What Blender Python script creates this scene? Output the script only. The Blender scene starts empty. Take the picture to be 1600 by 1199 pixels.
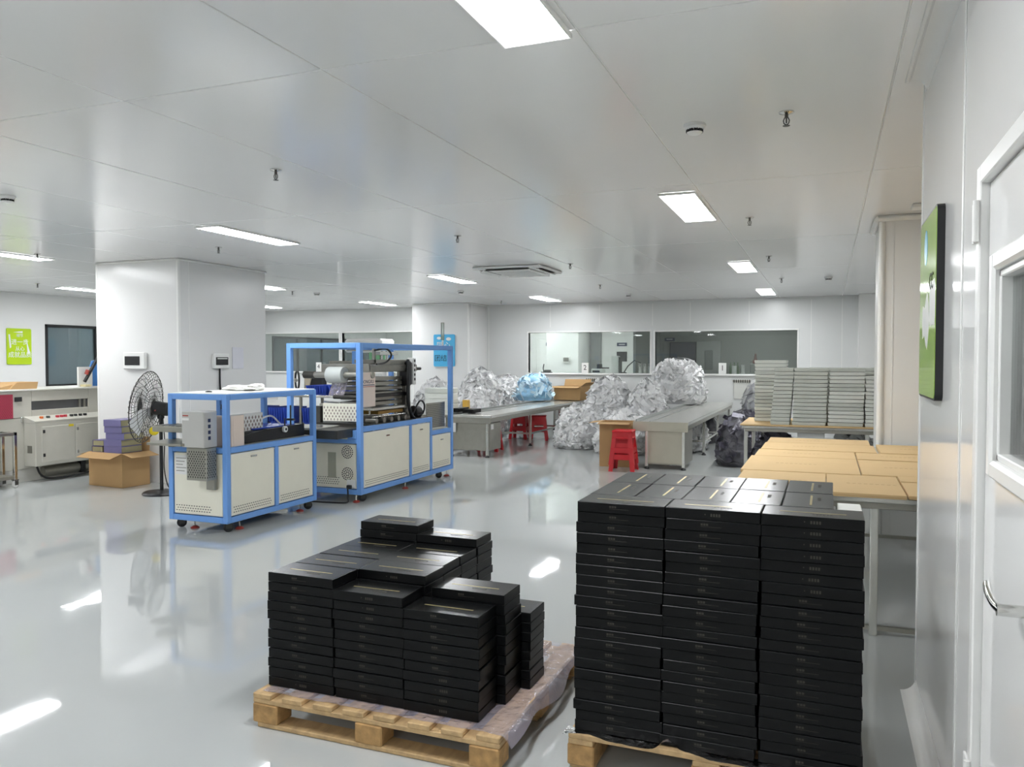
import bpy, math, random
from mathutils import Vector, Matrix, noise as mnoise

# ------------------------------------------------------------------ camera, world, exposure
SC = bpy.context.scene
COL = SC.collection
F_PX, HC = 1245.0, 1.5
PITCH = math.atan(37.5 / F_PX)
YAW = math.atan(493 / math.hypot(F_PX, 37.5))
fw = Vector((-math.sin(YAW) * math.cos(PITCH), math.cos(YAW) * math.cos(PITCH), -math.sin(PITCH)))
rt = Vector((math.cos(YAW), math.sin(YAW), 0))
up = rt.cross(fw)
cam_d = bpy.data.cameras.new('camera')
cam_d.sensor_fit = 'HORIZONTAL'; cam_d.sensor_width = 36.0
cam_d.lens = F_PX / 1600 * 36.0
cam_d.clip_start = 0.05; cam_d.clip_end = 100
cam = bpy.data.objects.new('camera', cam_d); COL.objects.link(cam)
M = Matrix((rt, up, -fw)).transposed().to_4x4(); M.translation = (0, 0, HC)
cam.matrix_world = M
SC.camera = cam
W = bpy.data.worlds.new('world'); SC.world = W; W.use_nodes = True
W.node_tree.nodes['Background'].inputs[0].default_value = (0.8, 0.85, 0.9, 1)
W.node_tree.nodes['Background'].inputs[1].default_value = 0.3
SC.view_settings.view_transform = 'Standard'; SC.view_settings.look = 'None'
SC.view_settings.gamma = 1.0; SC.view_settings.use_curve_mapping = False
SC.view_settings.exposure = 0.8
LAMP = 28.0            # radiance of the ceiling light diffusers
H = 2.71               # ceiling height
RND = random.Random(7)

# ------------------------------------------------------------------ materials
def srgb(h):
    h = h.lstrip('#'); c = [int(h[i:i + 2], 16) / 255 for i in (0, 2, 4)]
    return tuple(x / 12.92 if x <= .04045 else ((x + .055) / 1.055) ** 2.4 for x in c) + (1,)
MATS = {}
def mat(name, col, rough=.5, metal=0., var=.06, scale=8., bump=0., bscale=60., spec=.5, stretch=None, coat=0., rvar=0.):
    if name in MATS: return MATS[name]
    m = bpy.data.materials.new(name); m.use_nodes = True; MATS[name] = m
    nt = m.node_tree; b = nt.nodes['Principled BSDF']; L = nt.links.new
    c = srgb(col) if isinstance(col, str) else tuple(col) + (1,)
    b.inputs['Roughness'].default_value = rough; b.inputs['Metallic'].default_value = metal
    b.inputs['Specular IOR Level'].default_value = spec
    b.inputs['Coat Weight'].default_value = coat; b.inputs['Coat Roughness'].default_value = .05
    tc = nt.nodes.new('ShaderNodeTexCoord'); mp = nt.nodes.new('ShaderNodeMapping')
    L(tc.outputs['Object'], mp.inputs[0])
    if stretch: mp.inputs['Scale'].default_value = stretch
    n = nt.nodes.new('ShaderNodeTexNoise'); n.inputs['Scale'].default_value = scale; n.inputs['Detail'].default_value = 3
    L(mp.outputs[0], n.inputs['Vector'])
    r = nt.nodes.new('ShaderNodeMix'); r.data_type = 'RGBA'
    r.inputs['A'].default_value = tuple(x * (1 - var) for x in c[:3]) + (1,)
    r.inputs['B'].default_value = tuple(min(1, x * (1 + var)) for x in c[:3]) + (1,)
    L(n.outputs['Fac'], r.inputs['Factor']); L(r.outputs['Result'], b.inputs['Base Color'])
    if rvar:
        mr = nt.nodes.new('ShaderNodeMapRange'); mr.inputs['To Min'].default_value = max(0, rough - rvar); mr.inputs['To Max'].default_value = rough + rvar
        L(n.outputs['Fac'], mr.inputs['Value']); L(mr.outputs[0], b.inputs['Roughness'])
    if bump:
        n2 = nt.nodes.new('ShaderNodeTexNoise'); n2.inputs['Scale'].default_value = bscale; n2.inputs['Detail'].default_value = 4
        L(mp.outputs[0], n2.inputs['Vector'])
        bp = nt.nodes.new('ShaderNodeBump'); bp.inputs['Strength'].default_value = bump; bp.inputs['Distance'].default_value = .01
        L(n2.outputs['Fac'], bp.inputs['Height']); L(bp.outputs[0], b.inputs['Normal'])
    return m
def emis(name, col, s):
    m = bpy.data.materials.new(name); m.use_nodes = True; nt = m.node_tree
    nt.nodes.remove(nt.nodes['Principled BSDF']); e = nt.nodes.new('ShaderNodeEmission')
    e.inputs[0].default_value = srgb(col); e.inputs[1].default_value = s
    nt.links.new(e.outputs[0], nt.nodes['Material Output'].inputs[0]); return m
def clear(name, col, opac=.12, rough=.02, bump=0., bscale=30., diff=None, ior=1.5):
    # thin clear sheet: straight-through light plus fresnel gloss
    m = bpy.data.materials.new(name); m.use_nodes = True; nt = m.node_tree; L = nt.links.new
    nt.nodes.remove(nt.nodes['Principled BSDF'])
    t = nt.nodes.new('ShaderNodeBsdfTransparent'); t.inputs[0].default_value = srgb(col)
    g = nt.nodes.new('ShaderNodeBsdfGlossy'); g.inputs['Roughness'].default_value = rough
    d = nt.nodes.new('ShaderNodeBsdfDiffuse'); d.inputs[0].default_value = srgb(diff or '#ffffff')
    fr = nt.nodes.new('ShaderNodeFresnel'); fr.inputs[0].default_value = ior
    m1 = nt.nodes.new('ShaderNodeMixShader'); m1.inputs[0].default_value = opac
    m2 = nt.nodes.new('ShaderNodeMixShader')
    L(t.outputs[0], m1.inputs[1]); L(d.outputs[0], m1.inputs[2])
    L(fr.outputs[0], m2.inputs[0]); L(m1.outputs[0], m2.inputs[1]); L(g.outputs[0], m2.inputs[2])
    if bump:
        tc = nt.nodes.new('ShaderNodeTexCoord'); n2 = nt.nodes.new('ShaderNodeTexNoise'); n2.inputs['Scale'].default_value = bscale
        n2.inputs['Detail'].default_value = 3; L(tc.outputs['Object'], n2.inputs['Vector'])
        bp = nt.nodes.new('ShaderNodeBump'); bp.inputs['Strength'].default_value = bump; bp.inputs['Distance'].default_value = .02
        L(n2.outputs['Fac'], bp.inputs['Height']); L(bp.outputs[0], g.inputs['Normal']); L(bp.outputs[0], fr.inputs['Normal'])
    L(m2.outputs[0], nt.nodes['Material Output'].inputs[0]); return m
def dots(name, base, hole, sc, size=.3, rough=.35, metal=.0):
    # small regular perforation (too fine to build)
    m = bpy.data.materials.new(name); m.use_nodes = True; nt = m.node_tree; L = nt.links.new; b = nt.nodes['Principled BSDF']
    b.inputs['Roughness'].default_value = rough; b.inputs['Metallic'].default_value = metal
    tc = nt.nodes.new('ShaderNodeTexCoord'); v = nt.nodes.new('ShaderNodeTexVoronoi'); v.inputs['Scale'].default_value = sc
    v.inputs['Randomness'].default_value = 0.0
    L(tc.outputs['Object'], v.inputs['Vector'])
    lt = nt.nodes.new('ShaderNodeMath'); lt.operation = 'LESS_THAN'; lt.inputs[1].default_value = size; L(v.outputs['Distance'], lt.inputs[0])
    r = nt.nodes.new('ShaderNodeMix'); r.data_type = 'RGBA'; r.inputs['A'].default_value = srgb(base); r.inputs['B'].default_value = srgb(hole)
    L(lt.outputs[0], r.inputs['Factor']); L(r.outputs['Result'], b.inputs['Base Color']); return m

def hole_x(x, y0, y1, z0, z1, p=.03, w=.009, h=.013):
    q = MB(); r = 0; z = z0
    while z < z1:
        y = y0 + (p / 2 if r % 2 else 0)
        while y < y1: q.add([(x, y - w, z), (x, y, z - h), (x, y + w, z), (x, y, z + h)], [(0, 1, 2, 3)]); y += p
        z += p * .75; r += 1
    return q
def hole_y(y, x0, x1, z0, z1, p=.03, w=.009, h=.013):
    q = hole_x(y, x0, x1, z0, z1, p, w, h); q.v = [(b, a, c) for a, b, c in q.v]; return q
def floor_mat():
    m = bpy.data.materials.new('epoxy_floor'); m.use_nodes = True; nt = m.node_tree; L = nt.links.new; b = nt.nodes['Principled BSDF']
    tc = nt.nodes.new('ShaderNodeTexCoord')
    n = nt.nodes.new('ShaderNodeTexNoise'); n.inputs['Scale'].default_value = .7; n.inputs['Detail'].default_value = 5; L(tc.outputs['Object'], n.inputs['Vector'])
    r = nt.nodes.new('ShaderNodeMix'); r.data_type = 'RGBA'
    r.inputs['A'].default_value = (.45, .47, .468, 1); r.inputs['B'].default_value = (.51, .528, .522, 1)
    L(n.outputs['Fac'], r.inputs['Factor']); L(r.outputs['Result'], b.inputs['Base Color'])
    n3 = nt.nodes.new('ShaderNodeTexNoise'); n3.inputs['Scale'].default_value = 1.6; n3.inputs['Detail'].default_value = 6; L(tc.outputs['Object'], n3.inputs['Vector'])
    mr = nt.nodes.new('ShaderNodeMapRange'); mr.inputs['From Min'].default_value = .3; mr.inputs['From Max'].default_value = .7
    mr.inputs['To Min'].default_value = .012; mr.inputs['To Max'].default_value = .065
    L(n3.outputs['Fac'], mr.inputs['Value']); L(mr.outputs[0], b.inputs['Roughness'])
    b.inputs['Specular IOR Level'].default_value = .75
    n2 = nt.nodes.new('ShaderNodeTexNoise'); n2.inputs['Scale'].default_value = 5; n2.inputs['Detail'].default_value = 2; L(tc.outputs['Object'], n2.inputs['Vector'])
    bp = nt.nodes.new('ShaderNodeBump'); bp.inputs['Strength'].default_value = .014; bp.inputs['Distance'].default_value = .02
    L(n2.outputs['Fac'], bp.inputs['Height']); L(bp.outputs[0], b.inputs['Normal'])
    return m
FLOOR = floor_mat()
CEIL = mat('ceiling_panel', (.86, .86, .85), .17, var=.015, scale=1.5, bump=.012, bscale=2.0, spec=.6)
WALLB = mat('toned_down_wall_panel', (.70, .71, .70), .28, var=.02, scale=1.2, spec=.5)  # wall panel colour darkened to offset the strong light on the back wall
WALLC = mat('column_panel', (.78, .78, .77), .24, var=.02, scale=1.2, spec=.5)  # same panel, darkened a little against the strong light on the columns
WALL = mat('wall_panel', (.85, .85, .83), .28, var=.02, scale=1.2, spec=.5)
WALLG = mat('glossy_wall_panel', (.84, .84, .83), .08, var=.015, scale=1.2, spec=.6)
TRIM = mat('white_trim', (.84, .84, .82), .3, var=.02)
WHITE = mat('white_plastic', (.82, .82, .80), .35, var=.03)
LIT = emis('lamp_diffuser', '#fbfdff', LAMP)
BLACK = mat('black_plastic', '#17181a', .4, var=.15)
BOXBLK = mat('black_box_card', '#08090a', .34, var=.12, scale=5, spec=.2, rvar=.05)
BOXTOP = mat('black_laminated_lid', '#0b0c0d', .24, var=.1, scale=5, spec=.7, rvar=.05)
GOLD = mat('gold_foil', '#b5a676', .32, .7, var=.1)
DIM = mat('dull_gold_print', '#37352d', .5, .2, var=.1)
WOOD = mat('pallet_wood', '#bd9f74', .75, var=.42, scale=11, bump=.2, bscale=24, stretch=(3, 1, 3))
WOODB = mat('pallet_block_wood', '#ab8757', .8, var=.6, scale=26, bump=.3, bscale=50)
CARD = mat('cardboard', '#b99668', .85, var=.06, scale=6, bump=.05)
CARDL = mat('pale_cardboard', '#dcbd8c', .8, var=.05, scale=4, bump=.04)
BLUE = mat('blue_frame_paint', '#74a6ea', .35, var=.04)
CREAM = mat('cream_sheet', '#efecdc', .35, var=.03)
STEEL = mat('brushed_steel', '#d9d9d3', .25, .8, var=.08, scale=20, stretch=(1, 12, 12))
STEELD = mat('dull_steel', '#a9a79d', .38, .8, var=.1, scale=14)
CHROME = mat('polished_steel', '#d5d5d2', .14, 1., var=.04)
GREYM = mat('grey_machine_paint', '#c2c0b6', .42, var=.04)
DARKM = mat('dark_machine_steel', '#4b4a46', .4, .5, var=.2, scale=12)
MIDM = mat('grey_machine_steel', '#8d8b84', .35, .6, var=.15, scale=12)
RED = mat('red_plastic', '#c8232c', .35, var=.06)
SILV = mat('silver_box_card', '#cdd0c8', .38, .1, var=.06, scale=5)
SILVL = mat('silver_box_lid', '#e2e4dd', .34, .1, var=.05, scale=5)
GREEN = mat('green_poster_print', '#b5d31f', .25, var=.03)
GREENP = mat('green_framed_print', '#a9d04c', .1, var=.2, scale=6)
SIGNBLUE = mat('blue_sign_print', '#4fb2e2', .3, var=.06)
NAVY = mat('navy_print', '#1d2c52', .4, var=.05)
INK = mat('black_ink', '#191a1c', .5, var=.05)
PURPLE = mat('purple_card', '#433a7d', .4, var=.1)
KHAKI = mat('khaki_card', '#a09a78', .5, var=.08)
CLEAR = clear('clear_pane', '#eef3f1', .03, .02)
TINT = clear('blue_grey_pane', '#c4d2d5', .34, .03, diff='#9db0b6')
FILM = clear('crumpled_film', '#f6f6f8', .24, .12, bump=.9, bscale=22, diff='#e6dcec')
BAGFILM = clear('bag_film', '#ffffff', .06, .22, bump=.6, bscale=9, diff='#fafafc', ior=1.14)
PACK = mat('white_sachets', (.88, .88, .88), .4, var=.05)
PACKG = mat('grey_sachets', '#a7a9a9', .4, .2, var=.12)
PACKD = mat('dark_sachets', '#4b4955', .35, .2, var=.3)
BAGIN = mat('bag_inside_white', '#cccdce', .6, var=.12, scale=18)
BAGDK = mat('bag_inside_dark', '#3f3e47', .45, var=.4, scale=14)
BINB = mat('blue_bin_plastic', '#2247b8', .4, var=.08)
PERF = dots('perforated_steel', '#b8b6ae', '#55534e', 62, .3, .35, .6)
PERFW = dots('perforated_white_guard', '#dcd9d1', '#8d8480', 34, .3, .4)
MAROON = dots('maroon_mesh', '#a8354c', '#7d2336', 60, .3, .5)
HOSE = mat('black_hose', '#141416', .45, var=.1)
YELLOW = mat('yellow_tag', '#d8c11c', .4, var=.05)
PINK = mat('pinkish_white_sheet', '#e3d3c8', .35, var=.03)
FROST = mat('frosted_grey', '#8d999b', .3, var=.08, scale=2)
DARKROOM = mat('dimmed_room_grey', '#8d8f89', .6, var=.05)  # dimness of the room put into a greyer wall colour
DOORDK = mat('dark_blue_door', '#14182a', .3, var=.1)
REDF = mat('red_rubber', '#a5453c', .5, var=.1)

# ------------------------------------------------------------------ mesh helpers
class MB:
    def __init__(s): s.v = []; s.f = []
    def add(s, vs, fs):
        o = len(s.v); s.v += [tuple(p) for p in vs]; s.f += [tuple(i + o for i in q) for q in fs]; return s
    def box(s, x0, x1, y0, y1, z0, z1):
        x0, x1 = min(x0, x1), max(x0, x1); y0, y1 = min(y0, y1), max(y0, y1); z0, z1 = min(z0, z1), max(z0, z1)
        return s.add([(x0, y0, z0), (x1, y0, z0), (x1, y1, z0), (x0, y1, z0), (x0, y0, z1), (x1, y0, z1), (x1, y1, z1), (x0, y1, z1)],
                     [(0, 3, 2, 1), (4, 5, 6, 7), (0, 1, 5, 4), (1, 2, 6, 5), (2, 3, 7, 6), (3, 0, 4, 7)])
    def cbox(s, x0, x1, y0, y1, z0, z1, c=.003):
        # box with chamfered edges
        lo = (min(x0, x1), min(y0, y1), min(z0, z1)); hi = (max(x0, x1), max(y0, y1), max(z0, z1))
        c = min([c] + [(hi[i] - lo[i]) * .45 for i in range(3)])
        V = {}; vs = []
        for sx in (0, 1):
            for sy in (0, 1):
                for sz in (0, 1):
                    sg = (sx, sy, sz)
                    for a in range(3):
                        p = [(hi[i] - c if sg[i] else lo[i] + c) for i in range(3)]
                        p[a] = hi[a] if sg[a] else lo[a]
                        V[(sg, a)] = len(vs); vs.append(tuple(p))
        fs = []
        def quad(ids, n):
            p = [Vector(vs[i]) for i in ids]; nn = (p[1] - p[0]).cross(p[2] - p[0])
            fs.append(tuple(ids) if nn.dot(Vector(n)) > 0 else tuple(reversed(ids)))
        for a in range(3):
            b, d = (a + 1) % 3, (a + 2) % 3
            for sa in (0, 1):
                ids = []
                for sb, sd in ((0, 0), (1, 0), (1, 1), (0, 1)):
                    g = [0, 0, 0]; g[a] = sa; g[b] = sb; g[d] = sd; ids.append(V[(tuple(g), a)])
                n = [0, 0, 0]; n[a] = 1 if sa else -1; quad(ids, n)
        for a in range(3):
            b, d = (a + 1) % 3, (a + 2) % 3
            for sb in (0, 1):
                for sd in (0, 1):
                    g0 = [0, 0, 0]; g0[b] = sb; g0[d] = sd; g1 = list(g0); g1[a] = 1
                    n = [0, 0, 0]; n[b] = 1 if sb else -1; n[d] = 1 if sd else -1
                    quad([V[(tuple(g0), b)], V[(tuple(g1), b)], V[(tuple(g1), d)], V[(tuple(g0), d)]], n)
        for sx in (0, 1):
            for sy in (0, 1):
                for sz in (0, 1):
                    g = (sx, sy, sz); quad([V[(g, 0)], V[(g, 1)], V[(g, 2)]], [1 if t else -1 for t in g])
        return s.add(vs, fs)
    def cyl(s, p0, p1, r0, r1=None, n=14, cap=True):
        r1 = r0 if r1 is None else r1
        p0, p1 = Vector(p0), Vector(p1); d = (p1 - p0).normalized()
        a = d.orthogonal().normalized(); b = d.cross(a)
        vs = []
        for p, r in ((p0, r0), (p1, r1)):
            for i in range(n):
                t = 2 * math.pi * i / n; vs.append(p + a * (math.cos(t) * r) + b * (math.sin(t) * r))
        fs = [(i, (i + 1) % n, n + (i + 1) % n, n + i) for i in range(n)]
        if cap: fs += [tuple(reversed(range(n))), tuple(range(n, 2 * n))]
        return s.add(vs, fs)
    def tube(s, pts, r, n=6, closed=False):
        P = [Vector(p) for p in pts]; m = len(P); vs = []; prev = None
        for i, p in enumerate(P):
            if closed: d = P[(i + 1) % m] - P[i - 1]
            else: d = P[min(i + 1, m - 1)] - P[max(i - 1, 0)]
            d.normalize()
            a = d.orthogonal().normalized() if prev is None else (prev - d * prev.dot(d)).normalized()
            prev = a; b = d.cross(a)
            for k in range(n):
                t = 2 * math.pi * k / n; vs.append(p + a * (math.cos(t) * r) + b * (math.sin(t) * r))
        fs = []
        for i in range(m if closed else m - 1):
            j = (i + 1) % m
            for k in range(n): fs.append((i * n + k, i * n + (k + 1) % n, j * n + (k + 1) % n, j * n + k))
        if not closed: fs += [tuple(reversed(range(n))), tuple(range((m - 1) * n, m * n))]
        return s.add(vs, fs)
    def hose(s, pts, r, n=8, k=6):
        P = [Vector(p) for p in pts]; Q = [P[0] * 2 - P[1]] + P + [P[-1] * 2 - P[-2]]; out = []
        for i in range(1, len(Q) - 2):
            for j in range(k):
                t = j / k; a, b, c, d = Q[i - 1:i + 3]
                out.append(.5 * ((2 * b) + (c - a) * t + (2 * a - 5 * b + 4 * c - d) * t * t + (3 * b - a - 3 * c + d) * t ** 3))
        return s.tube(out + [P[-1]], r, n)
    def lathe(s, c, prof, n=24, axis=(0, 0, 1)):
        d = Vector(axis).normalized(); a = d.orthogonal().normalized(); b = d.cross(a); c = Vector(c); vs = []
        for r, h in prof:
            for i in range(n):
                t = 2 * math.pi * i / n; vs.append(c + d * h + a * (math.cos(t) * r) + b * (math.sin(t) * r))
        fs = []; m = len(prof)
        for j in range(m - 1):
            for i in range(n): fs.append((j * n + i, j * n + (i + 1) % n, (j + 1) * n + (i + 1) % n, (j + 1) * n + i))
        fs += [tuple(reversed(range(n))), tuple(range((m - 1) * n, m * n))]
        return s.add(vs, fs)
    def prism(s, poly, axis, a0, a1):
        # poly: 2-D outline in the two other axes (cyclic order), extruded along axis
        n = len(poly); vs = []
        for h in (a0, a1):
            for u, w in poly:
                vs.append({'x': (h, u, w), 'y': (u, h, w), 'z': (u, w, h)}[axis])
        fs = [(i, (i + 1) % n, n + (i + 1) % n, n + i) for i in range(n)] + [tuple(reversed(range(n))), tuple(range(n, 2 * n))]
        return s.add(vs, fs)
    def rot(s, ang, axis='Z', c=(0, 0, 0)):
        R = Matrix.Rotation(ang, 3, axis); c = Vector(c); s.v = [tuple(R @ (Vector(p) - c) + c) for p in s.v]; return s
    def move(s, d):
        s.v = [(p[0] + d[0], p[1] + d[1], p[2] + d[2]) for p in s.v]; return s
    def join(s, o): return s.add(o.v, o.f)
    def mesh(s, name, m, smooth=False, fix=True):
        me = bpy.data.meshes.new(name); me.from_pydata(s.v, [], s.f)
        if fix:
            import bmesh
            bm = bmesh.new(); bm.from_mesh(me); bmesh.ops.recalc_face_normals(bm, faces=bm.faces); bm.to_mesh(me); bm.free()
        me.validate(); me.update()
        me.materials.append(m)
        if smooth:
            me.shade_smooth(); me.set_sharp_from_angle(angle=.7)
        me.update(); return me
WL = {}
def link(o, parent=None):
    COL.objects.link(o)
    if parent is not None: o.parent = parent
    return o
def tag(o, label=None, cat=None, group=None, kind=None):
    if label: o['label'] = label
    if cat: o['category'] = cat
    if group: o['group'] = group
    if kind: o['kind'] = kind
    return o
def thing(name, label, cat, loc=(0, 0, 0), rz=0., group=None):
    o = bpy.data.objects.new(name, None); o.empty_display_size = .1
    o.location = loc; o.rotation_euler = (0, 0, rz); COL.objects.link(o); WL[o.name] = Vector(loc)
    return tag(o, label, cat, group)
def part(parent, name, m, mb, smooth=False, label=None, kind=None, loc=None):
    # mesh given in world coordinates (parent unrotated): made relative to the parent's place
    off = WL.get(parent.name, Vector((0, 0, 0)))
    q = MB(); q.v = [(p[0] - off.x, p[1] - off.y, p[2] - off.z) for p in mb.v]; q.f = mb.f
    o = bpy.data.objects.new(name, q.mesh(name, m, smooth)); link(o, parent); WL[o.name] = off
    return tag(o, label, None, None, kind)
def lpart(parent, name, m, mb, smooth=False, label=None, kind=None):
    o = bpy.data.objects.new(name, mb.mesh(name, m, smooth)); link(o, parent); WL[o.name] = Vector((0, 0, 0))
    return tag(o, label, None, None, kind)
def solo(name, m, mb, label, cat, base, group=None, smooth=False):
    # a thing that is one mesh, origin at its base
    q = MB(); q.v = [(p[0] - base[0], p[1] - base[1], p[2] - base[2]) for p in mb.v]; q.f = mb.f
    o = bpy.data.objects.new(name, q.mesh(name, m, smooth)); o.location = base; COL.objects.link(o); WL[o.name] = Vector(base)
    return tag(o, label, cat, group)
def struct(name, m, mb, smooth=False, kind='structure', label=None):
    o = bpy.data.objects.new(name, mb.mesh(name, m, smooth)); COL.objects.link(o); WL[o.name] = Vector((0, 0, 0))
    return tag(o, label, None, None, kind)
def text_mb(body, size, align='CENTER', depth=.0008):
    cu = bpy.data.curves.new('lettering', 'FONT'); cu.body = body; cu.size = size; cu.align_x = align; cu.align_y = 'CENTER'
    cu.extrude = depth; cu.resolution_u = 2
    ob = bpy.data.objects.new('lettering', cu); COL.objects.link(ob)
    dg = bpy.context.evaluated_depsgraph_get(); me = bpy.data.meshes.new_from_object(ob.evaluated_get(dg))
    q = MB(); q.v = [tuple(v.co) for v in me.vertices]; q.f = [tuple(p.vertices) for p in me.polygons]
    bpy.data.objects.remove(ob); bpy.data.curves.remove(cu); bpy.data.meshes.remove(me)
    return q
def facing(q, face, c):
    # turn lettering (drawn in x-y) onto a wall: '-y' faces the viewer, '+x' and '-x' face sideways
    if face == '-y': q.v = [(x, -z, y) for x, y, z in q.v]
    elif face == '+x': q.v = [(z, x, y) for x, y, z in q.v]
    elif face == '-x': q.v = [(-z, -x, y) for x, y, z in q.v]
    return q.move(c)
NUM = ['first', 'second', 'third', 'fourth', 'fifth', 'sixth', 'seventh', 'eighth', 'ninth', 'tenth', 'eleventh', 'twelfth', 'thirteenth',
       'fourteenth', 'fifteenth', 'sixteenth', 'seventeenth', 'eighteenth', 'nineteenth', 'twentieth', 'twenty-first', 'twenty-second', 'twenty-third']
def rank(i, n, top='top', bottom='bottom'):
    return top if i == 0 else bottom if i == n - 1 else NUM[i] + ' from ' + top
# ------------------------------------------------------------------ the setting
XL, XR, YB, YN = -13.6, 1.6, 16.4, -8.8
floor = struct('floor', FLOOR, MB().box(-16, 1.75, YN - .1, 23.2, -.08, 0))
ceil = struct('ceiling', TRIM, MB().box(-16, 1.75, YN - .1, 23.2, H + .006, H + .09))
xs = [XR, .25, -.87] + [-1.98 - 1.097 * i for i in range(11)]
xs = [x for x in xs if x > XL] + [XL]
ys = [YN, -5.5, -2.72, .06, 2.84, 5.62, 8.42, 11.13, 13.9, YB]
G = .004
pcache = {}
for j in range(len(ys) - 1):
    for i in range(len(xs) - 1):
        w = xs[i] - xs[i + 1]; d = ys[j + 1] - ys[j]; key = (round(w, 3), round(d, 3))
        if key not in pcache:
            pcache[key] = MB().cbox(-w / 2 + G, w / 2 - G, -d / 2 + G, d / 2 - G, 0, .008, .002).mesh('panel', CEIL)
        o = bpy.data.objects.new('panel', pcache[key])
        o.location = ((xs[i] + xs[i + 1]) / 2, (ys[j] + ys[j + 1]) / 2, H + RND.uniform(0, .0012)); link(o, ceil)

def wall_y(name, m, x0, x1, y0, y1, holes, z1=H, seams=()):
    # wall lying across the view with rectangular openings
    q = MB(); cut = sorted(holes); cur = x0
    for a, b, z0, zz in cut:
        if a > cur: q.box(cur, a, y0, y1, 0, z1)
        q.box(a, b, y0, y1, 0, z0); q.box(a, b, y0, y1, zz, z1); cur = b
    if cur < x1: q.box(cur, x1, y0, y1, 0, z1)
    return struct(name, m, q)
def wall_x(name, m, y0, y1, x0, x1, holes, z1=H):
    q = MB(); cur = y0
    for a, b, z0, zz in sorted(holes):
        if a > cur: q.box(x0, x1, cur, a, 0, z1)
        q.box(x0, x1, a, b, 0, z0); q.box(x0, x1, a, b, zz, z1); cur = b
    if cur < y1: q.box(x0, x1, cur, y1, 0, z1)
    return struct(name, m, q)
W1, W2, W3, W4 = (-3.31, -.55, 1.21, 2.07), (-6.1, -3.42, 1.21, 2.08), (-10.9, -8.5, 1.21, 2.14), (-13.5, -10.99, 1.21, 2.14)
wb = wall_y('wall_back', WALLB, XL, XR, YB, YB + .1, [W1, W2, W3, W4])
# upright joints between the wall sheets and the strip under the windows
for x in (-7.05, -2.6, -1.45, -.3, .25, -3.37, -4.5, -5.6):
    part(wb, 'joint_strip', TRIM, MB().box(x - .006, x + .006, YB - .003, YB, 2.2 if -6.1 < x < -.56 else 0, H - .05))
for n, (a, b, z0, z1) in enumerate((W1, W2, W3, W4), 1):
    fr = MB(); t = .03
    fr.cbox(a - t, b + t, YB - .012, YB + .11, z0 - t, z0, .004).cbox(a - t, b + t, YB - .012, YB + .11, z1, z1 + t, .004)
    fr.cbox(a - t, a, YB - .012, YB + .11, z0, z1, .004).cbox(b, b + t, YB - .012, YB + .11, z0, z1, .004)
    w = struct('window_%d' % n, TRIM, fr)
    part(w, 'pane', CLEAR, MB().box(a, b, YB + .05, YB + .056, z0, z1))
part(wb, 'sill', TRIM, MB().cbox(-6.15, -.5, YB - .05, YB, 1.175, 1.2, .004))
# left wall with its black-framed sliding windows
LW = [(10.65, 14.2, .98, 2.16), (17.2, 22.7, .98, 2.12)]
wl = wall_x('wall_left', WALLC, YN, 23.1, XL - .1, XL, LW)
for y in (7.5, 8.6, 9.6, 15.2, 16.1): part(wl, 'joint_strip', TRIM, MB().box(XL, XL + .003, y - .006, y + .006, 0, H - .05))
for n, (a, b, z0, z1) in enumerate(LW, 5):
    mull = [11.76, 12.9] if n == 5 else [18.3, 19.42, 20.5, 21.6]
    fr = MB(); t = .05
    for y in [a + t / 2] + mull + [b - t / 2]: fr.cbox(XL - .06, XL + .02, y - t / 2, y + t / 2, z0, z1, .006)
    fr.cbox(XL - .06, XL + .02, a, b, z0, z0 + t, .006).cbox(XL - .06, XL + .02, a, b, z1 - t, z1, .006)
    w = struct('window_%d' % n, BLACK, fr)
    ed = [a] + mull + [b]
    for k in range(len(ed) - 1): part(w, 'pane', TINT, MB().box(XL - .03, XL - .024, ed[k] + t / 2, ed[k + 1] - t / 2, z0 + t, z1 - t))
struct('wall_store', FROST, MB().box(-15.4, -15.3, YN, 23.1, 0, H))
struct('wall_partition', WALL, MB().box(-15.3, -13.7, 11.42, 11.5, 0, H))
struct('wall_lab_left', WALL, MB().box(-8.45, -8.4, YB + .1, 23.1, 0, H))
struct('wall_lab_rear', WALL, MB().box(XL, -8.45, 23, 23.1, 0, H))
fl = struct('wall_lab', WALL, MB().box(-8.4, -3.95, 20, 20.1, 0, H))
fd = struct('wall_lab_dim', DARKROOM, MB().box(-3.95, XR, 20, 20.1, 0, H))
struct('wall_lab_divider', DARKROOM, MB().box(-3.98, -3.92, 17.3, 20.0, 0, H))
struct('wall_front', WALL, MB().box(XL, XR, YN - .1, YN, 0, H))
struct('wall_alcove', WALL, MB().box(XR, XR + .1, YN, 23.1, 0, H))
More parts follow.
